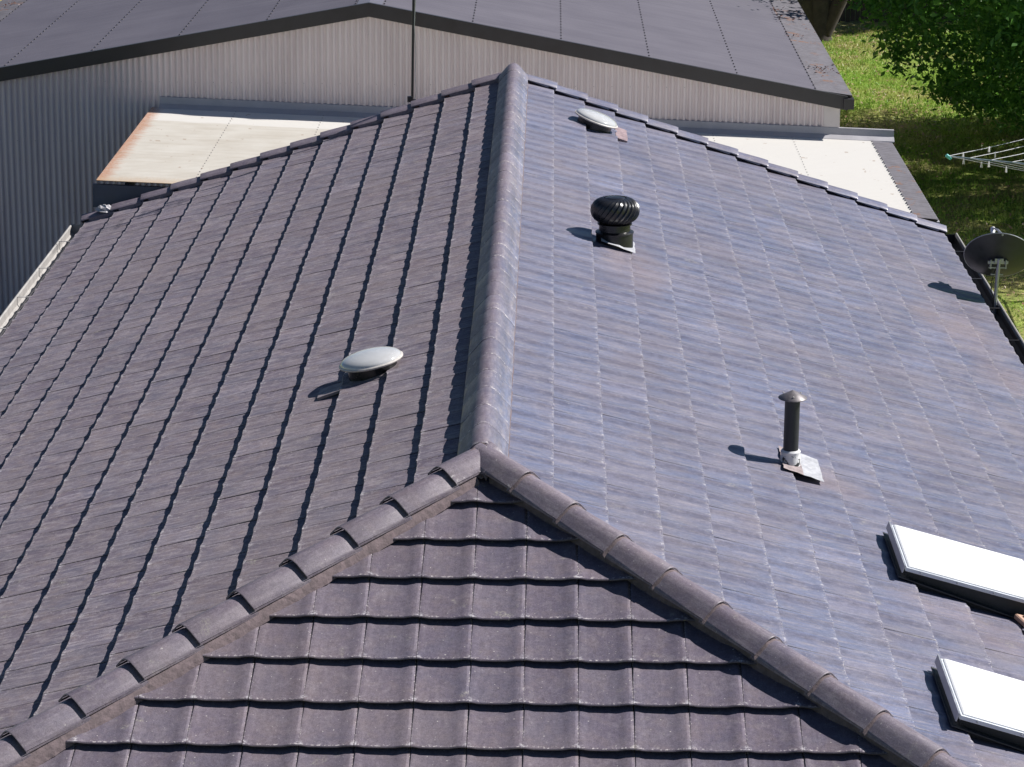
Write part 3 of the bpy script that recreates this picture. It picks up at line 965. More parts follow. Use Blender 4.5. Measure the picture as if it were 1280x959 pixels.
# ---- two flat white skylights, low on the right slope
M_GLAZE = simple('opal_white_glazing', (0.90, 0.90, 0.90), 0.25, var=0.02)
M_FRAMEG = simple('pale_grey_skylight_frame', (0.66, 0.69, 0.74), 0.4, 0.2, var=0.1)
M_UPST = simple('dark_skylight_upstand', (0.03, 0.032, 0.036), 0.6, var=0.2)
M_TAN = simple('broken_clay_piece', (0.42, 0.27, 0.20), 0.85, var=0.3, scale=20)
def panel_skylight(x, y0, y1, wlen, tilt, label):
    """shallow white skylight on a tapered upstand, a little flatter than the roof"""
    t = empty('panel_skylight', slope_pt('right', x, y0), label, 'skylight', 'flat white skylights on the right slope', slope_mat('right'))
    W = y1 - y0
    TM = Matrix.Rotation(-tilt, 3, 'Y'); O = Vector((0, 0, .072))
    def tr(v):
        return O + TM @ Vector(v)
    up_ = MB()
    c4 = [(.03, .045), (wlen - .03, .045), (wlen - .03, W - .045), (.03, W - .045)]
    lo = [Vector((px, py, -.05)) for px, py in c4]; hi = [tr((px, py, -.012)) for px, py in c4]
    up_.add(lo + hi, [(0, 1, 5, 4), (1, 2, 6, 5), (2, 3, 7, 6), (3, 0, 4, 7), (4, 5, 6, 7)])
    up_.build('upstand', M_UPST, t)
    fr = MB()
    h = 0.0; th = .026; fw_ = .014
    for c_, d_ in (((wlen / 2, fw_ / 2, h), (wlen, fw_, th)), ((wlen / 2, W - fw_ / 2, h), (wlen, fw_, th)),
                   ((fw_ / 2, W / 2, h), (fw_, W - 2 * fw_, th)), ((wlen - fw_ / 2, W / 2, h), (fw_, W - 2 * fw_, th))):
        fr.box(tr(c_), d_, TM)
    o = fr.build('frame', M_FRAMEG, t)
    bv = o.modifiers.new('b', 'BEVEL'); bv.width = .003; bv.segments = 2
    gz = MB()
    for (a, z) in ((.012, .010), (.014, .020), (.022, .026), (.040, .029)):
        gz.v += [tuple(tr(v)) for v in ((a, a, z), (wlen - a, a, z), (wlen - a, W - a, z), (a, W - a, z))]
    for r in range(3):
        for k in range(4):
            k2 = (k + 1) % 4
            gz.f.append((r * 4 + k, r * 4 + k2, r * 4 + 4 + k2, r * 4 + 4 + k))
    gz.f.append((12, 13, 14, 15))
    gz.build('glazing', M_GLAZE, t)
    b = MB(); b.box((-.020, W / 2 - .01, .075), (.008, W + .03, .05)); b.build('flashing_lip', M_GALV, t)
    for i in range(4):
        sc_ = MB(); q = tr((.10 + i * (wlen - .2) / 3, -.004, 0)); sc_.lathe([(.006, 0), (.005, .004), (.0003, .005)], 8, q, Matrix.Rotation(math.pi / 2, 3, 'X')); sc_.build('frame_screw', M_GALV, t)
    f_ = MB(); f_.box((wlen / 2, W / 2, .012), (wlen + .06, W + .02, .006)); f_.build('base_flashing', M_UPST, t)
    return t
panel_skylight(2.67, .61, 1.44, .93, math.radians(4.5), 'flat white skylight on the right slope, the one nearer the flue pipe')
panel_skylight(2.68, -1.76, -.92, .98, math.radians(3.5), 'flat white skylight at the lower right, close above the front hip')
bp = MB()
bp.box((0, 0, .02), (.10, .14, .035), Matrix.Rotation(.4, 3, 'Z')); bp.box((.02, .03, .045), (.06, .07, .025), Matrix.Rotation(1.1, 3, 'Z'))
o = bp.build('clay_chunk', M_TAN, None); o.matrix_world = Matrix.Translation(slope_pt('right', 3.45, .53, .014)) @ slope_mat('right').to_4x4()
bv = o.modifiers.new('b', 'BEVEL'); bv.width = .008; bv.segments = 1
tag(o, 'small broken clay piece lying on the tiles beside a flat skylight', 'clay piece')

# ---- satellite dish on the right-hand gutter
dx_, dy_, dz_ = 4.86, 10.66, ZR - 1.80
sd = empty('satellite_dish', (dx_, dy_, dz_), 'dark oval satellite dish seen from behind, on a mast at the right eave', 'satellite dish')
M_DISH = simple('dark_grey_dish', (0.035, 0.036, 0.042), 0.40, var=0.25, scale=10)
c = MB(); c.tube([(-.005, 0, -.12), (-.003, 0, .15), (.004, 0, .36), (.012, .0, .52)], .019, 16); c.build('mast', M_GALV, sd, True)
c = MB(); c.box((-.02, 0, -.10), (.012, .09, .16)); c.box((-.01, 0, -.04), (.05, .06, .012)); c.build('mast_bracket', M_GALV, sd)
n_ = Vector((.10, math.cos(math.radians(37)), math.sin(math.radians(37)))).normalized()
cx_ = Vector((.015, .10, .53))
xr = Vector((1, 0, 0)); xr = (xr - xr.dot(n_) * n_).normalized(); yr = n_.cross(xr)
MD = Matrix((xr, yr, n_)).transposed()
a_, b_ = .335, .335
vs, fs = [], []
rn, an = 10, 56
def dpt(rr, k, off):
    th = 2 * math.pi * k / an
    return cx_ + MD @ Vector((a_ * rr * math.cos(th), b_ * rr * math.sin(th), .075 * rr * rr - .06 + off))
for sidei, off in ((0, 0.0), (1, -.006)):
    for r_ in range(1, rn + 1):
        for k in range(an):
            vs.append(dpt(r_ / rn, k, off))
    vs.append(dpt(0, 0, off))
blk = rn * an + 1
for s_ in (0, 1):
    o_ = s_ * blk
    for r_ in range(rn - 1):
        for k in range(an):
            k2 = (k + 1) % an
            q = (o_ + r_ * an + k, o_ + r_ * an + k2, o_ + (r_ + 1) * an + k2, o_ + (r_ + 1) * an + k)
            fs.append(q if s_ == 1 else q[::-1])
    for k in range(an):
        fs.append((o_ + blk - 1, o_ + k, o_ + (k + 1) % an))
c = MB(); c.add(vs, fs); c.build('reflector', M_DISH, sd, True)
rim = MB(); rim.tube([dpt(1, k, -.003) for k in range(an + 1)], .005, 6, False); rim.build('rim', M_GALV, sd, True)
c = MB()
c.box(cx_ + n_ * -.085 + Vector((0, 0, 0)), (.20, .022, .03)); c.box(Vector((.012, .03, .50)), (.085, .07, .05)); c.box(Vector((.0, .02, .43)), (.17, .03, .012)); c.box(Vector((.0, .02, .36)), (.12, .025, .012))
c.box(cx_ + n_ * -.075 + Vector((-.075, -.01, -.02)), (.012, .06, .09)); c.box(cx_ + n_ * -.075 + Vector((.075, -.01, -.02)), (.012, .06, .09))
c.build('mount', M_GALV, sd)
foc = cx_ + n_ * .34 + xr * -.06 + yr * -.02
bot = cx_ + yr * -.325 + n_ * .0
c = MB(); c.tube([bot, bot.lerp(foc, .5) + n_ * .02, foc], .011, 8); c.build('feed_arm', M_GALV, sd, True)
c = MB(); c.tube([foc, foc - n_ * .035 + xr * .003, foc - n_ * .075], [.022, .024, .018], 14); c.build('feed_horn', M_WHITE, sd, True)
c = MB()
c.tube([(.01, .05, .47), (-.03, .03, .36), (-.055, .0, .27), (-.05, -.01, .19), (-.022, -.01, .13), (-.021, 0, .0)], .006, 8)
c.build('cable', M_BLACK, sd, True)

# ---- antenna mast beyond the gable, left of the ridge
am = empty('antenna_mast', (-1.115, LEN + .16, ZR - .62), 'thin dark antenna mast with a cable rising behind the left roof edge', 'antenna mast')
c = MB(); c.tube([(0, 0, 0), (.012, 0, .9), (.032, 0, 2.2)], .015, 12); c.build('pole', M_DARKSTEEL, am, True)
c = MB(); c.tube([(.03, -.02, .28), (.05, -.02, .40), (.035, -.018, .55), (.045, -.02, .8), (.028, -.02, 1.1), (.05, -.02, 1.6), (.045, -.02, 2.15)], .0045, 6); c.build('cable', M_GALV, am, True)
c = MB(); c.box((-.02, -.01, .30), (.06, .05, .06)); c.box((.03, -.015, .275), (.03, .03, .05)); c.box((-.015, .0, .22), (.10, .03, .02)); c.build('clamp', M_DARKSTEEL, am)
c = MB(); c.tube([(-.03, 0, .05), (-.03, -.06, .22)], .012, 8); c.box((0, .0, .05), (.16, .03, .03)); c.build('gable_bracket', M_GALV, am)
c = MB(); c.tube([(-.45, 0, 2.15), (.5, 0, 2.15)], .012, 8); c.build('boom', M_GALV, am, True)
for i in range(7):
    c = MB(); c.tube([(-.4 + i * .14, -.28 + .02 * i, 2.15), (-.4 + i * .14, .28 - .02 * i, 2.15)], .005, 6); link('element', c.mesh('element'), am, M_GALV)

# ------------------------------------------------------------------ awning between house and shed
AY0, AY1 = 13.83, 18.24
AX0, AX1 = -4.62, 4.47
def az(x):
    return ZR - 1.27 - (x + 4.62) * (.33 / 9.3)
aw = empty('awning', (0, 16, 0), 'low white sheet metal awning roof joining the house to the shed', 'awning')
def rel(o, e):
    o.parent = e
    o.matrix_parent_inverse = Matrix.Identity(4)
    return o
def corr(A, ux, L1, uy, L2, nrm, period, amp, per=6, nl=2, wob=0.0):
    """corrugated sheet: waves run along uy, repeat along ux"""
    n = int(L1 / period * per)
    xs_ = np.linspace(0, L1, n + 1)
    h = amp * np.cos(xs_ / period * 2 * np.pi)
    A = np.array(A); ux = np.array(ux); uy = np.array(uy); nrm = np.array(nrm)
    rows = [A + np.outer(xs_, ux) + np.outer(h, nrm) + uy * (L2 * j / nl) for j in range(nl + 1)]
    V = np.concatenate(rows)
    m = n + 1
    F = [(j * m + i, j * m + i + 1, (j + 1) * m + i + 1, (j + 1) * m + i) for j in range(nl) for i in range(n)]
    mb = MB(); mb.v = [tuple(v) for v in V]; mb.f = F
    return mb
def smooth_build(mb, name, mat, parent):
    me = mb.mesh(name)
    me.polygons.foreach_set('use_smooth', [True] * len(me.polygons))
    return link(name, me, parent, mat)
off = np.array((0, -16, 0))
sl = (az(AX1) - az(AX0)) / (AX1 - AX0)
L = math.hypot(AX1 - AX0, az(AX1) - az(AX0))
ud = Vector((AX1 - AX0, 0, az(AX1) - az(AX0))).normalized()
nn = Vector((-ud.z, 0, ud.x))
sh = corr((AX0, AY0 - 16, az(AX0)), (0, 1, 0), AY1 - AY0, ud, L, nn, .076, .008, 6, 6)
smooth_build(sh, 'roof_sheet', M_AWN, aw)
def screws(name, pts, nrm, r, mat, parent):
    mb = MB()
    nrm = Vector(nrm).normalized(); u = nrm.cross(Vector((0, 1, 0.1))).normalized(); v = nrm.cross(u)
    for p in pts:
        p = Vector(p)
        ring = [p + r * (math.cos(a) * u + math.sin(a) * v) for a in (0, 1.05, 2.09, 3.14, 4.19, 5.24)]
        ring2 = [q + nrm * r * .9 - (q - p) * .3 for q in ring]
        mb.add(ring + ring2, [(6, 7, 8, 9, 10, 11)] + [(i, (i + 1) % 6, 6 + (i + 1) % 6, 6 + i) for i in range(6)])
    return kind(mb.build(name, mat, parent), 'stuff')
M_SCREW = simple('dark_roof_screw', (0.08, 0.07, 0.075), 0.5, 0.4)
pts = []
for x in (-3.55, -2.45, -1.2, 0.1, 1.3, 2.45, 3.45):
    for k in range(int((AY1 - AY0) / .152)):
        pts.append((x, AY0 - 16 + .076 * (2 * k + 1) + 0.0, az(x) + .009))
screws('roofing_screw', pts, nn, .006, M_SCREW, aw)
b = MB()
b.box((-.15, AY0 - 16 + .045, (az(-4.6) + az(4.3)) / 2 - .175), (AX1 - AX0 - .06, .05, .26), Matrix.Rotation(-math.atan(sl) * 1.0, 3, 'Y'))
b.build('front_beam', M_BEAM, aw)
b = MB(); b.box((-4.50, AY0 - 16 + .10, (az(-4.5) - .30) / 2), (.09, .09, az(-4.5) - .32)); b.build('post', M_BEAM, aw)
b = MB(); b.box((4.20, AY0 - 16 + .10, (az(4.2) - .30) / 2), (.09, .09, az(4.2) - .32)); b.build('post', M_BEAM, aw)
for i in range(4):
    x = -4.3 + i * 2.85
    b = MB(); b.box((x, .05, az(x) - .10), (.05, AY1 - AY0 - .3, .10)); b.build('purlin', M_BEAM, aw)
# apron flashing against the shed wall
b = MB()
ax0, ax1 = -4.52, 4.74
zz0, zz1 = az(ax0) + .012, az(ax1) + .012
yb = 18.27 - 16
b.quad((ax0, yb - .10, zz0), (ax1, yb - .10, zz1), (ax1, yb - .02, zz1 + .045), (ax0, yb - .02, zz0 + .045))
b.quad((ax0, yb - .02, zz0 + .045), (ax1, yb - .02, zz1 + .045), (ax1, yb, zz1 + .125), (ax0, yb, zz0 + .125))
b.quad((ax0, yb - .104, zz0 - .012), (ax1, yb - .104, zz1 - .012), (ax1, yb - .10, zz1), (ax0, yb - .10, zz0))
b.quad((ax1, yb - .10, zz1), (ax1, yb, zz1 - .0), (ax1, yb, zz1 + .125), (ax1, yb - .02, zz1 + .045))
b.quad((ax0, yb, zz0 + .125), (ax1, yb, zz1 + .125), (ax1, yb + .03, zz1 + .13), (ax0, yb + .03, zz0 + .13))
b.build('apron_flashing', M_FLASH, aw)
# gutter with leaf guard on the right-hand end
gz_ = az(AX1)
gb = corr((AX1 - .02, AY0 - 16 - .04, gz_ + .012), (0, 1, 0), AY1 - AY0 + .02, Vector((1, 0, -.10)).normalized(), .26, (.1, 0, 1), .114, .012, 6, 3)
smooth_build(gb, 'leaf_guard', M_GUARD, aw)
b = MB(); b.box((AX1 + .235, .03, gz_ - .085), (.03, AY1 - AY0 + .10, .12)); b.box((AX1 + .14, .03, gz_ - .14), (.19, AY1 - AY0 + .10, .012)); b.box((AX1 + .13, AY0 - 16 - .03, gz_ - .09), (.20, .01, .10)); b.build('gutter', M_FLASH, aw)

# ------------------------------------------------------------------ shed
SY0, SY1 = 18.30, 37.0
AXP = -1.87                         # ridge x
SX1, SX0 = 4.05, -7.79              # outer faces of side walls
TS = 0.186
ZAP = ZR + .045                     # roof height at the ridge
sd2 = empty('shed', (AXP, SY0, 0), 'big gabled metal shed with corrugated grey roof and stone coloured wall', 'shed')
def rx(x): return x - AXP
def rzf(x): return ZAP - abs(x - AXP) * TS
# front wall: corrugated, follows the gable
per = .076
n = int((SX1 - SX0) / per * 12)
vsx = np.linspace(SX0, SX1 - .20, n + 1)
mb = MB()
hz = .0155 * np.tanh(1.8 * np.cos(vsx / per * 2 * np.pi))
for x, h in zip(vsx, hz):
    mb.v.append((rx(x), h - .0, 0.0)); mb.v.append((rx(x), h, rzf(x) - .02))
mb.f = [(2 * i, 2 * i + 2, 2 * i + 3, 2 * i + 1) for i in range(n)]
smooth_build(mb, 'wall_sheeting', M_SHEDWALL, sd2)
pts = []
for zz in (.45, 1.35, 2.28, 3.05):
    for i in range(int((SX1 - SX0 - .3) / per)):
        x = (math.ceil(SX0 / per) + i) * per + per / 2
        if i % 3 == 0 and zz < rzf(x) - .25 and x < SX1 - .25:
            pts.append((rx(x), -.0095 , zz))
screws('wall_screw', pts, (0, -1, 0), .006, M_SCREW, sd2)
b = MB(); b.box((rx(SX1 - .10), -.006, (rzf(SX1) - .04) / 2), (.20, .03, rzf(SX1) - .04)); b.box((rx(SX1) - .004, .07, (rzf(SX1) - .04) / 2), (.02, .14, rzf(SX1) - .04))
b.build('corner_flashing', simple('pale_corner_flashing', (0.58, 0.53, 0.52), 0.45, var=0.06), sd2)
b = MB(); b.box((rx(SX0) - .004, .05, (rzf(SX0) - .04) / 2), (.05, .12, rzf(SX0) - .04)); b.build('corner_flashing', M_FLASH, sd2)
for X_, s_ in ((SX1, 1), (SX0, -1)):
    wmb = corr((rx(X_), .1, 0), (0, 1, 0), SY1 - SY0 - .1, (0, 0, 1), rzf(X_) - .03, (s_, 0, 0), .076, .0085, 6, 1)
    smooth_build(wmb, 'side_wall', M_SHEDWALL, sd2)
b = MB(); b.add([(rx(SX0), SY1 - SY0, 0), (rx(SX1), SY1 - SY0, 0), (rx(SX1), SY1 - SY0, rzf(SX1)), (0, SY1 - SY0, ZAP - .02), (rx(SX0), SY1 - SY0, rzf(SX0))], [(1, 0, 4, 3, 2)]); b.build('rear_wall', M_SHEDWALL, sd2)
# roof sheets
EX1, EX0 = 4.08, -7.82
YF = -.06
for xe, s_ in ((EX1, 1), (EX0, -1)):
    d_ = Vector((s_, 0, -TS)).normalized(); L = abs(xe - AXP) / abs(d_.x)
    nr = Vector((s_ * TS, 0, 1)).normalized()
    rs = corr((0, YF, ZAP + .012), (0, 1, 0), SY1 - SY0 + .2, d_, L, nr, .076, .011, 6, 3)
    smooth_build(rs, 'roof_sheeting', M_SHEDROOF, sd2)
    pts = []
    for i in range(6):
        dist = .18 + i * 1.13
        if i == 5: dist -= .12
        for k in range(int((SY1 - SY0) / .228)):
            q = Vector((0, YF, ZAP + .012)) + d_ * dist + Vector((0, .076 * 3 * k, 0)) + nr * .011
            pts.append(q)
    screws('roofing_screw', pts, nr, .011, M_SCREW, sd2)
b = MB()
for s_ in (1, -1):
    d_ = Vector((s_, 0, -TS)).normalized()
    A = Vector((0, YF, ZAP + .030))
    b.quad(A, A + d_ * .16 + Vector((0, 0, -.003)), A + d_ * .16 + Vector((0, SY1 - SY0 + .2, -.003)), A + Vector((0, SY1 - SY0 + .2, 0)))
b.build('ridge_capping', M_SHEDROOF, sd2)
# barge flashing on the gable: front face plus a fold over the roof edge
b = MB()
th = .175
for xe, s_ in ((EX1 + .06, 1), (EX0 - .06, -1)):
    X = rx(xe)
    za, ze = ZAP + .038, rzf(xe) + .038
    yf = YF - .012
    b.quad((0, yf, za), (X, yf, ze), (X, yf, ze - th), (0, yf, za - th))
    b.quad((0, yf, za), (X, yf, ze), (X, yf + .055, ze - .0), (0, yf + .055, za - .0))
    b.quad((0, yf + .055, za), (X, yf + .055, ze), (X, yf + .056, ze - .02), (0, yf + .056, za - .02))
    b.quad((0, yf, za - th), (X, yf, ze - th), (X, .0, ze - th - .002), (0, .0, za - th - .002))
b.build('barge_flashing', M_DARKSTEEL, sd2)
# box gutters and leaf guard
for xe, s_ in ((EX1, 1), (EX0, -1)):
    X = rx(xe); ze = rzf(xe)
    b = MB(); b.box((X + s_ * .07, (SY1 - SY0) / 2 - .04, ze - .065), (.13, SY1 - SY0 + .15, .13)); b.build('gutter', M_DARKSTEEL, sd2)
    gA = Vector((X - s_ * .33, YF + .05, rzf(xe - s_ * .33) + .020))
    gd = (Vector((X + s_ * .125, YF + .05, ze + .018)) - gA); Lg = gd.length; gd.normalize()
    gb = corr(gA, (0, 1, 0), SY1 - SY0, gd, Lg, (0, 0, 1), .114, .013, 6, 3)
    smooth_build(gb, 'leaf_guard', M_GUARD, sd2)

def leaf_quads(P, size, sd_ang, flat=0.25, aspect=.5, fold=.25):
    """P: (n,3) positions -> vertices/faces of small folded leaves"""
    n = len(P)
    nrm = rng.normal(size=(n, 3)); nrm[:, 2] = np.abs(nrm[:, 2]) + sd_ang
    nrm /= np.linalg.norm(nrm, axis=1)[:, None]
    t = rng.normal(size=(n, 3)); t -= (t * nrm).sum(1)[:, None] * nrm
    t /= np.linalg.norm(t, axis=1)[:, None]
    b = np.cross(nrm, t)
    s = size * (0.6 + .8 * rng.random(n))[:, None]
    a0 = P - t * s * .5; a1 = P + t * s * .5
    l = P + b * s * aspect * .5 + nrm * s * fold * .3; r = P - b * s * aspect * .5 + nrm * s * fold * .3
    V = np.stack([a0, r, a1, l], 1).reshape(-1, 3)
    F = np.arange(4 * n).reshape(-1, 4)
    return V, F
def big_mesh(name, V, F, mat, parent=None):
    me = bpy.data.meshes.new(name)
    me.vertices.add(len(V)); me.vertices.foreach_set('co', V.astype(np.float32).ravel())
    k = F.shape[1]
    me.loops.add(F.size); me.loops.foreach_set('vertex_index', F.astype(np.int32).ravel())
    me.polygons.add(len(F)); me.polygons.foreach_set('loop_start', (np.arange(len(F)) * k).astype(np.int32))
    me.polygons.foreach_set('loop_total', np.full(len(F), k, dtype=np.int32))
    me.update(calc_edges=True)
    me.materials.append(mat)
    return link(name, me, parent)
# dead leaves lying on the leaf guards of shed and awning
P = []
for (x0, x1, s_, n_l) in ((EX1 - .36, EX1 + .10, 1, 88), (EX0 - .10, EX0 + .36, -1, 300)):
    for c_ in range(22):
        cy = rng.uniform(SY0, SY1 - 1); cx0 = rng.uniform(x0, x1)
        m = n_l // 22
        xx = np.clip(cx0 + rng.normal(0, .10, m), x0, x1); yy = cy + rng.normal(0, .35, m)
        P.append(np.stack([xx, yy, ZAP - np.abs(xx - AXP) * TS + .047 + rng.random(m) * .012], 1))
for cy, cx0 in ((19.9, 3.96), (20.0, 4.02), (22.6, 3.80), (24.2, 3.72), (24.8, 3.70)):
    m = 18
    xx = np.clip(cx0 + rng.normal(0, .10, m), EX1 - .36, EX1 + .10); yy = cy + rng.normal(0, .12, m)
    P.append(np.stack([xx, yy, ZAP - np.abs(xx - AXP) * TS + .047 + rng.random(m) * .02], 1))
V, F = leaf_quads(np.concatenate(P), .045, 1.6)
kind(big_mesh('gutter_leaves', V, F, M_RLITTER), 'stuff')

# ------------------------------------------------------------------ clothes line
hc = Vector((8.15, 20.1, 0))
ch = empty('clothes_line', hc, 'rotary clothes line with strung wires standing on the shaded lawn', 'clothes line')
c = MB(); c.tube([(0, 0, 0), (0, 0, 2.0)], .025, 14); c.build('pole', M_GALV, ch, True)
ARM = 2.46; HZ = 1.86
tips = []
M_ARM = simple('dull_blue_grey_arm', (0.10, 0.14, 0.16), 0.45, 0.4, var=0.3, scale=25)
M_TEAL = simple('teal_plastic_cap', (0.10, 0.45, 0.42), 0.5)
a0 = math.radians(183)
for i in range(4):
    a = a0 + i * math.pi / 2
    tip = Vector((ARM * math.cos(a), ARM * math.sin(a), HZ))
    tips.append(tip)
    c = MB(); c.tube([(0, 0, 1.62), tip], .016, 10); arm = c.build('arm', M_ARM, ch, True)
    c = MB(); c.tube([tip * .985 + Vector((0, 0, .0)), tip * 1.012], .024, 10); c.build('end_cap', M_TEAL, arm, True)
    c = MB(); c.tube([(0, 0, 1.95), (tip.x * .55, tip.y * .55, HZ - .06 )], .008, 8); c.build('brace', M_GALV, arm, True)
for ring_ in range(6):
    f_ = 1 - ring_ * .115
    for i in range(4):
        A = tips[i] * f_; B = tips[(i + 1) % 4] * f_
        z_ = 1.62 + (HZ - 1.62) * f_ + .01
        A = Vector((A.x, A.y, z_)); B = Vector((B.x, B.y, z_))
        mid_ = (A + B) / 2 - Vector((0, 0, .03))
        c = MB(); c.tube([A, A.lerp(mid_, .5) - Vector((0, 0, .008)), mid_, B.lerp(mid_, .5) - Vector((0, 0, .008)), B], .0035, 5); link('wire', c.mesh('wire'), ch, M_WHITE)
pg = []
for i, (f_, seg, t_) in enumerate(((1, 3, .90), (1, 3, .72), (.885, 3, .8), (1, 0, .07), (1, 0, .15), (.885, 0, .10), (.77, 0, .22), (1, 0, .26))):
    A = tips[seg] * f_; B = tips[(seg + 1) % 4] * f_
    z_ = 1.62 + (HZ - 1.62) * f_
    q = A.lerp(B, t_); q.z = z_ - .012 - .03 * (1 - abs(2 * t_ - 1))
    c = MB(); c.box((-.006, 0, -.012), (.008, .014, .075), Matrix.Rotation(.12, 3, 'Y')); c.box((.006, 0, -.012), (.008, .014, .075), Matrix.Rotation(-.12, 3, 'Y'))
    o = c.build('clothes_peg', M_WHITE)
    o.location = hc + q; o.rotation_euler = (0, 0, random.uniform(0, 3))
    tag(o, 'white plastic clothes peg clipped on the rotary line wire', 'clothes peg', 'pegs on the clothes line')

# ------------------------------------------------------------------ trees
def branch_tree(base, trunk_r, height, limbs, crown_c, crown_r, nclump, nleaf, lsize, mats, label, droop=.35, seed=1, name='tree', lean=(0, 0), shell=.55, zmin=None, aspect=.45, skirt=False):
    rs = np.random.default_rng(seed); rd = random.Random(seed)
    t = empty(name, base, label, 'tree')
    b = Vector(base)
    cc = Vector(crown_c) - b
    tr = MB()
    fork = Vector((lean[0] * .5, lean[1] * .5, height * .35))
    tr.tube([(0, 0, -.15), (0, 0, .05), fork * .5 + Vector((rd.gauss(0, .05), 0, 0)), fork], [trunk_r * 1.5, trunk_r * 1.12, trunk_r, trunk_r * .85], 14)
    tr.build('trunk', M_BARK, t, True)
    ends = []
    for i in range(limbs):
        a = 2 * math.pi * i / limbs + rd.uniform(-.3, .3)
        e = cc + Vector((math.cos(a) * crown_r[0] * .62, math.sin(a) * crown_r[1] * .62, rd.uniform(-.25, .5) * crown_r[2]))
        if i == 0:
            e = cc + Vector((0, 0, crown_r[2] * .75))
        m_ = fork.lerp(e, .45) + Vector((rd.gauss(0, .2), rd.gauss(0, .2), .25 * crown_r[2]))
        lb = MB(); lb.tube([fork * .92, fork.lerp(m_, .5) + Vector((0, 0, .1)), m_, e], [trunk_r * .62, trunk_r * .45, trunk_r * .3, trunk_r * .1], 8)
        for k in range(3):
            s0 = m_.lerp(e, rd.uniform(0, .7)); e2 = s0 + Vector((rd.gauss(0, .3) * crown_r[0], rd.gauss(0, .3) * crown_r[1], rd.uniform(-.2, .35) * crown_r[2]))
            lb.tube([s0, s0.lerp(e2, .5) + Vector((0, 0, .12)), e2], [trunk_r * .2, trunk_r * .12, trunk_r * .04], 6)
        lb.build('limb', M_BARK, t, True)
    # clumps on an uneven shell
    d = rs.normal(size=(nclump, 3)); d /= np.linalg.norm(d, axis=1)[:, None]
    rad = shell + (1 - shell) * rs.random(nclump) ** .6
    lump = 1 + .16 * np.sin(d[:, 0] * 5 + seed) * np.cos(d[:, 1] * 4.3 + seed) + .10 * np.sin(d[:, 2] * 7)
    C = np.array(cc) + d * (rad * lump)[:, None] * np.array(crown_r)
    # hanging twigs from the clumps
    per_ = nleaf // nclump
    cs = (.30 + .5 * rs.random(nclump)) * min(crown_r) * .16
    P = C[:, None, :] + rs.normal(size=(nclump, per_, 3)) * cs[:, None, None] * np.array((1, 1, .75))
    hang = np.abs(rs.normal(size=(nclump, per_))) * droop * cs[:, None]
    P[:, :, 2] -= hang
    P = P.reshape(-1, 3)
    if zmin is not None:
        P = P[P[:, 2] > zmin - b.z]
    if skirt:      # drooping lower edge of the crown, lowest towards its middle and the far side
        W = P + np.array(b)
        edge = .72 + .42 * (8.1 - W[:, 0]) - .185 * (W[:, 1] - 28) + .9 * np.maximum(0, 6.3 - W[:, 0])
        edge += .22 * np.sin(W[:, 0] * 4.1 + W[:, 1]) + .14 * np.sin(W[:, 0] * 9.7 + 2) * np.cos(W[:, 1] * 3.1) + rs.normal(0, .10, len(W))
        P = P[(W[:, 2] > edge) | (W[:, 0] > 9.2)]
    V, F = leaf_quads(P, lsize, .3, aspect=aspect)
    big_mesh('crown', V, F, mats, t)
    return t
# big shade tree to the right of the shed, crown hangs into the top right corner
branch_tree((13.2, 28.0, 0), .36, 7.0, 7, (12.7, 28.2, 3.5), (8.2, 6.0, 4.2), 700, 300000, .13, M_LEAF,
            'large leafy tree whose dark green crown hangs over the lawn at upper right', seed=3, zmin=.5, droop=.8, shell=.55, skirt=True)
# twin-trunk tree behind the shed corner
t2 = branch_tree((6.05, 41.6, 0), .22, 8.0, 5, (6.4, 44.5, 7.2), (3.6, 3.0, 2.8), 160, 20000, .14, M_LEAF2,
            'dark forked tree trunk just beyond the shed roof corner at the lawn edge', seed=5)
lb = MB(); lb.tube([(.10, -.05, .1), (.55, 0, 1.1), (1.0, .1, 2.0), (1.3, .2, 3.6)], [.17, .15, .13, .09], 10); lb.build('limb', M_BARK, t2, True)
lb = MB(); lb.tube([(-.2, 0, .05), (-.35, 0, 1.3), (-.55, .1, 2.6), (-.6, .3, 4.2)], [.22, .19, .16, .10], 10); lb.build('limb', M_BARK, t2, True)
# trees behind the lawn
bg = [((9.5, 45.9, 0), (9.4, 45.9, 4.2), (4.0, 2.6, 3.6), 'dense bushy tree at the far side of the lawn, right of the forked trunk', 11),
      ((3.0, 47.4, 0), (3.0, 47.4, 4.6), (4.2, 2.6, 4.0), 'dense bushy tree hidden mostly behind the shed roof at the far lawn edge', 12),
      ((15.5, 46.9, 0), (15.5, 46.9, 4.6), (4.4, 2.8, 4.2), 'dense bushy tree behind the big crown at the far right', 13)]
for b_, c_, r_, lab, sd_ in bg:
    branch_tree(b_, .22, 5.0, 5, c_, r_, 150, 26000, .16, M_LEAF2, lab, seed=sd_, zmin=.15, shell=.3)
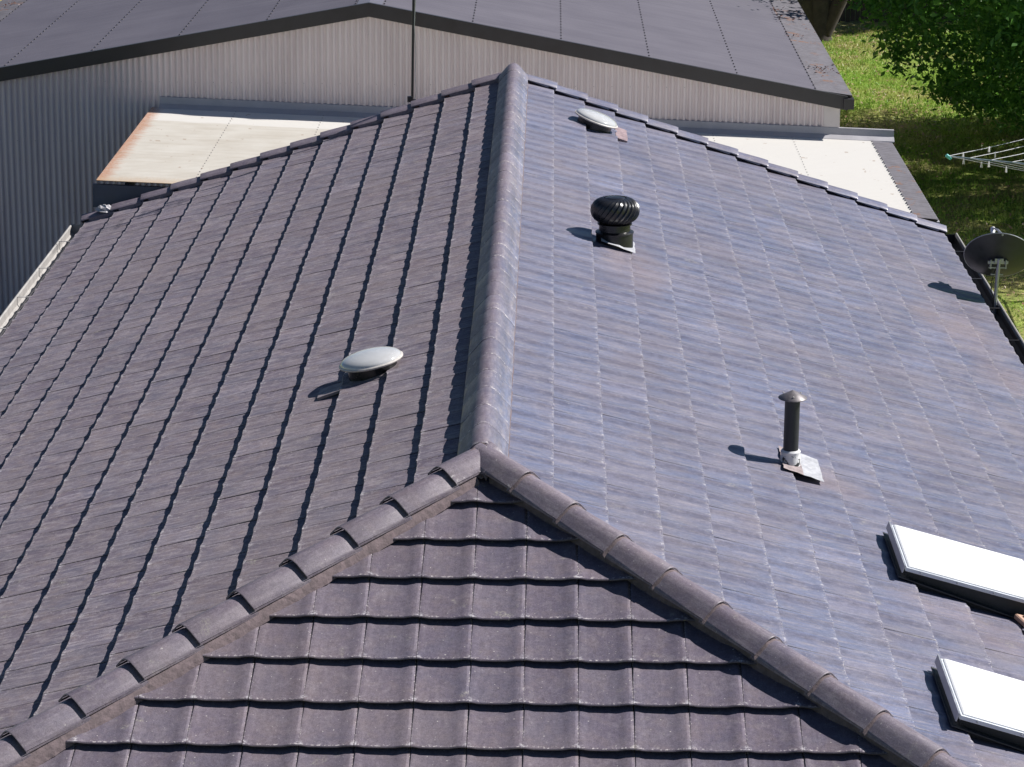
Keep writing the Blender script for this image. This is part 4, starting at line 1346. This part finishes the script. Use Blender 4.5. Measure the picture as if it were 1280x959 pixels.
# paling fence across the back
fe = empty('paling_fence', (8, 43.4, 0), 'dark timber paling fence across the back of the lawn', 'fence')
M_FENCE = simple('dark_weathered_timber', (0.055, 0.045, 0.042), 0.9, var=0.4, scale=6)
pl = MB(); pl.box((0, 0, .85), (.095, .018, 1.6)); PM = pl.mesh('paling')
PM.materials.append(M_FENCE)
for i in range(110):
    o = link('paling', PM, fe); o.location = (-4 + i * .105, random.gauss(0, .004), random.gauss(0, .012))
for z_ in (.4, 1.3):
    r_ = MB(); r_.box((1.8, .04, z_), (11.6, .045, .07)); r_.build('rail', M_FENCE, fe)

# ------------------------------------------------------------------ grass and fallen leaves
def gz_at(x, y):
    return np.where(((x > 5.5) | (y > 38)) & (np.abs(x) < 35) & (y > 0) & (y < 75), 0.05 * np.sin(x * .7 + 1.3) * np.cos(y * .45), 0) - .03
n = 90000
gx = rng.uniform(4.9, 13.0, n); gy = 18.0 + (43.2 - 18.0) * rng.random(n) ** .8
keep = np.sin(gx * 1.7 + gy * .6) + np.sin(gy * 1.1 - gx * .8) + rng.normal(0, .8, n) > -1.3
gx, gy = gx[keep], gy[keep]; n = len(gx)
P0 = np.stack([gx, gy, gz_at(gx, gy)], 1)
a = rng.uniform(0, 2 * np.pi, n); hgt = .025 + .05 * rng.random(n); wd = .007 + .012 * rng.random(n)
side = np.stack([np.cos(a), np.sin(a), np.zeros(n)], 1) * wd[:, None]
tipv = P0 + np.stack([rng.normal(0, .02, n), rng.normal(0, .02, n), hgt], 1)
V = np.stack([P0 - side, P0 + side, tipv], 1).reshape(-1, 3)
kind(big_mesh('grass', V, np.arange(3 * n).reshape(-1, 3), M_GRASS), 'stuff')
n = 9000
lx = rng.uniform(4.9, 13, n); ly = rng.uniform(18, 43.3, n)
keep = (np.sin(lx * .9 + 2) + np.sin(ly * .62) + rng.normal(0, .9, n)) > .3
lx, ly = lx[keep], ly[keep]
P = np.stack([lx, ly, gz_at(lx, ly) + .02 + .02 * rng.random(len(lx))], 1)
V, F = leaf_quads(P, .065, 2.0)
kind(big_mesh('leaf_litter', V, F, M_LITTER), 'stuff')
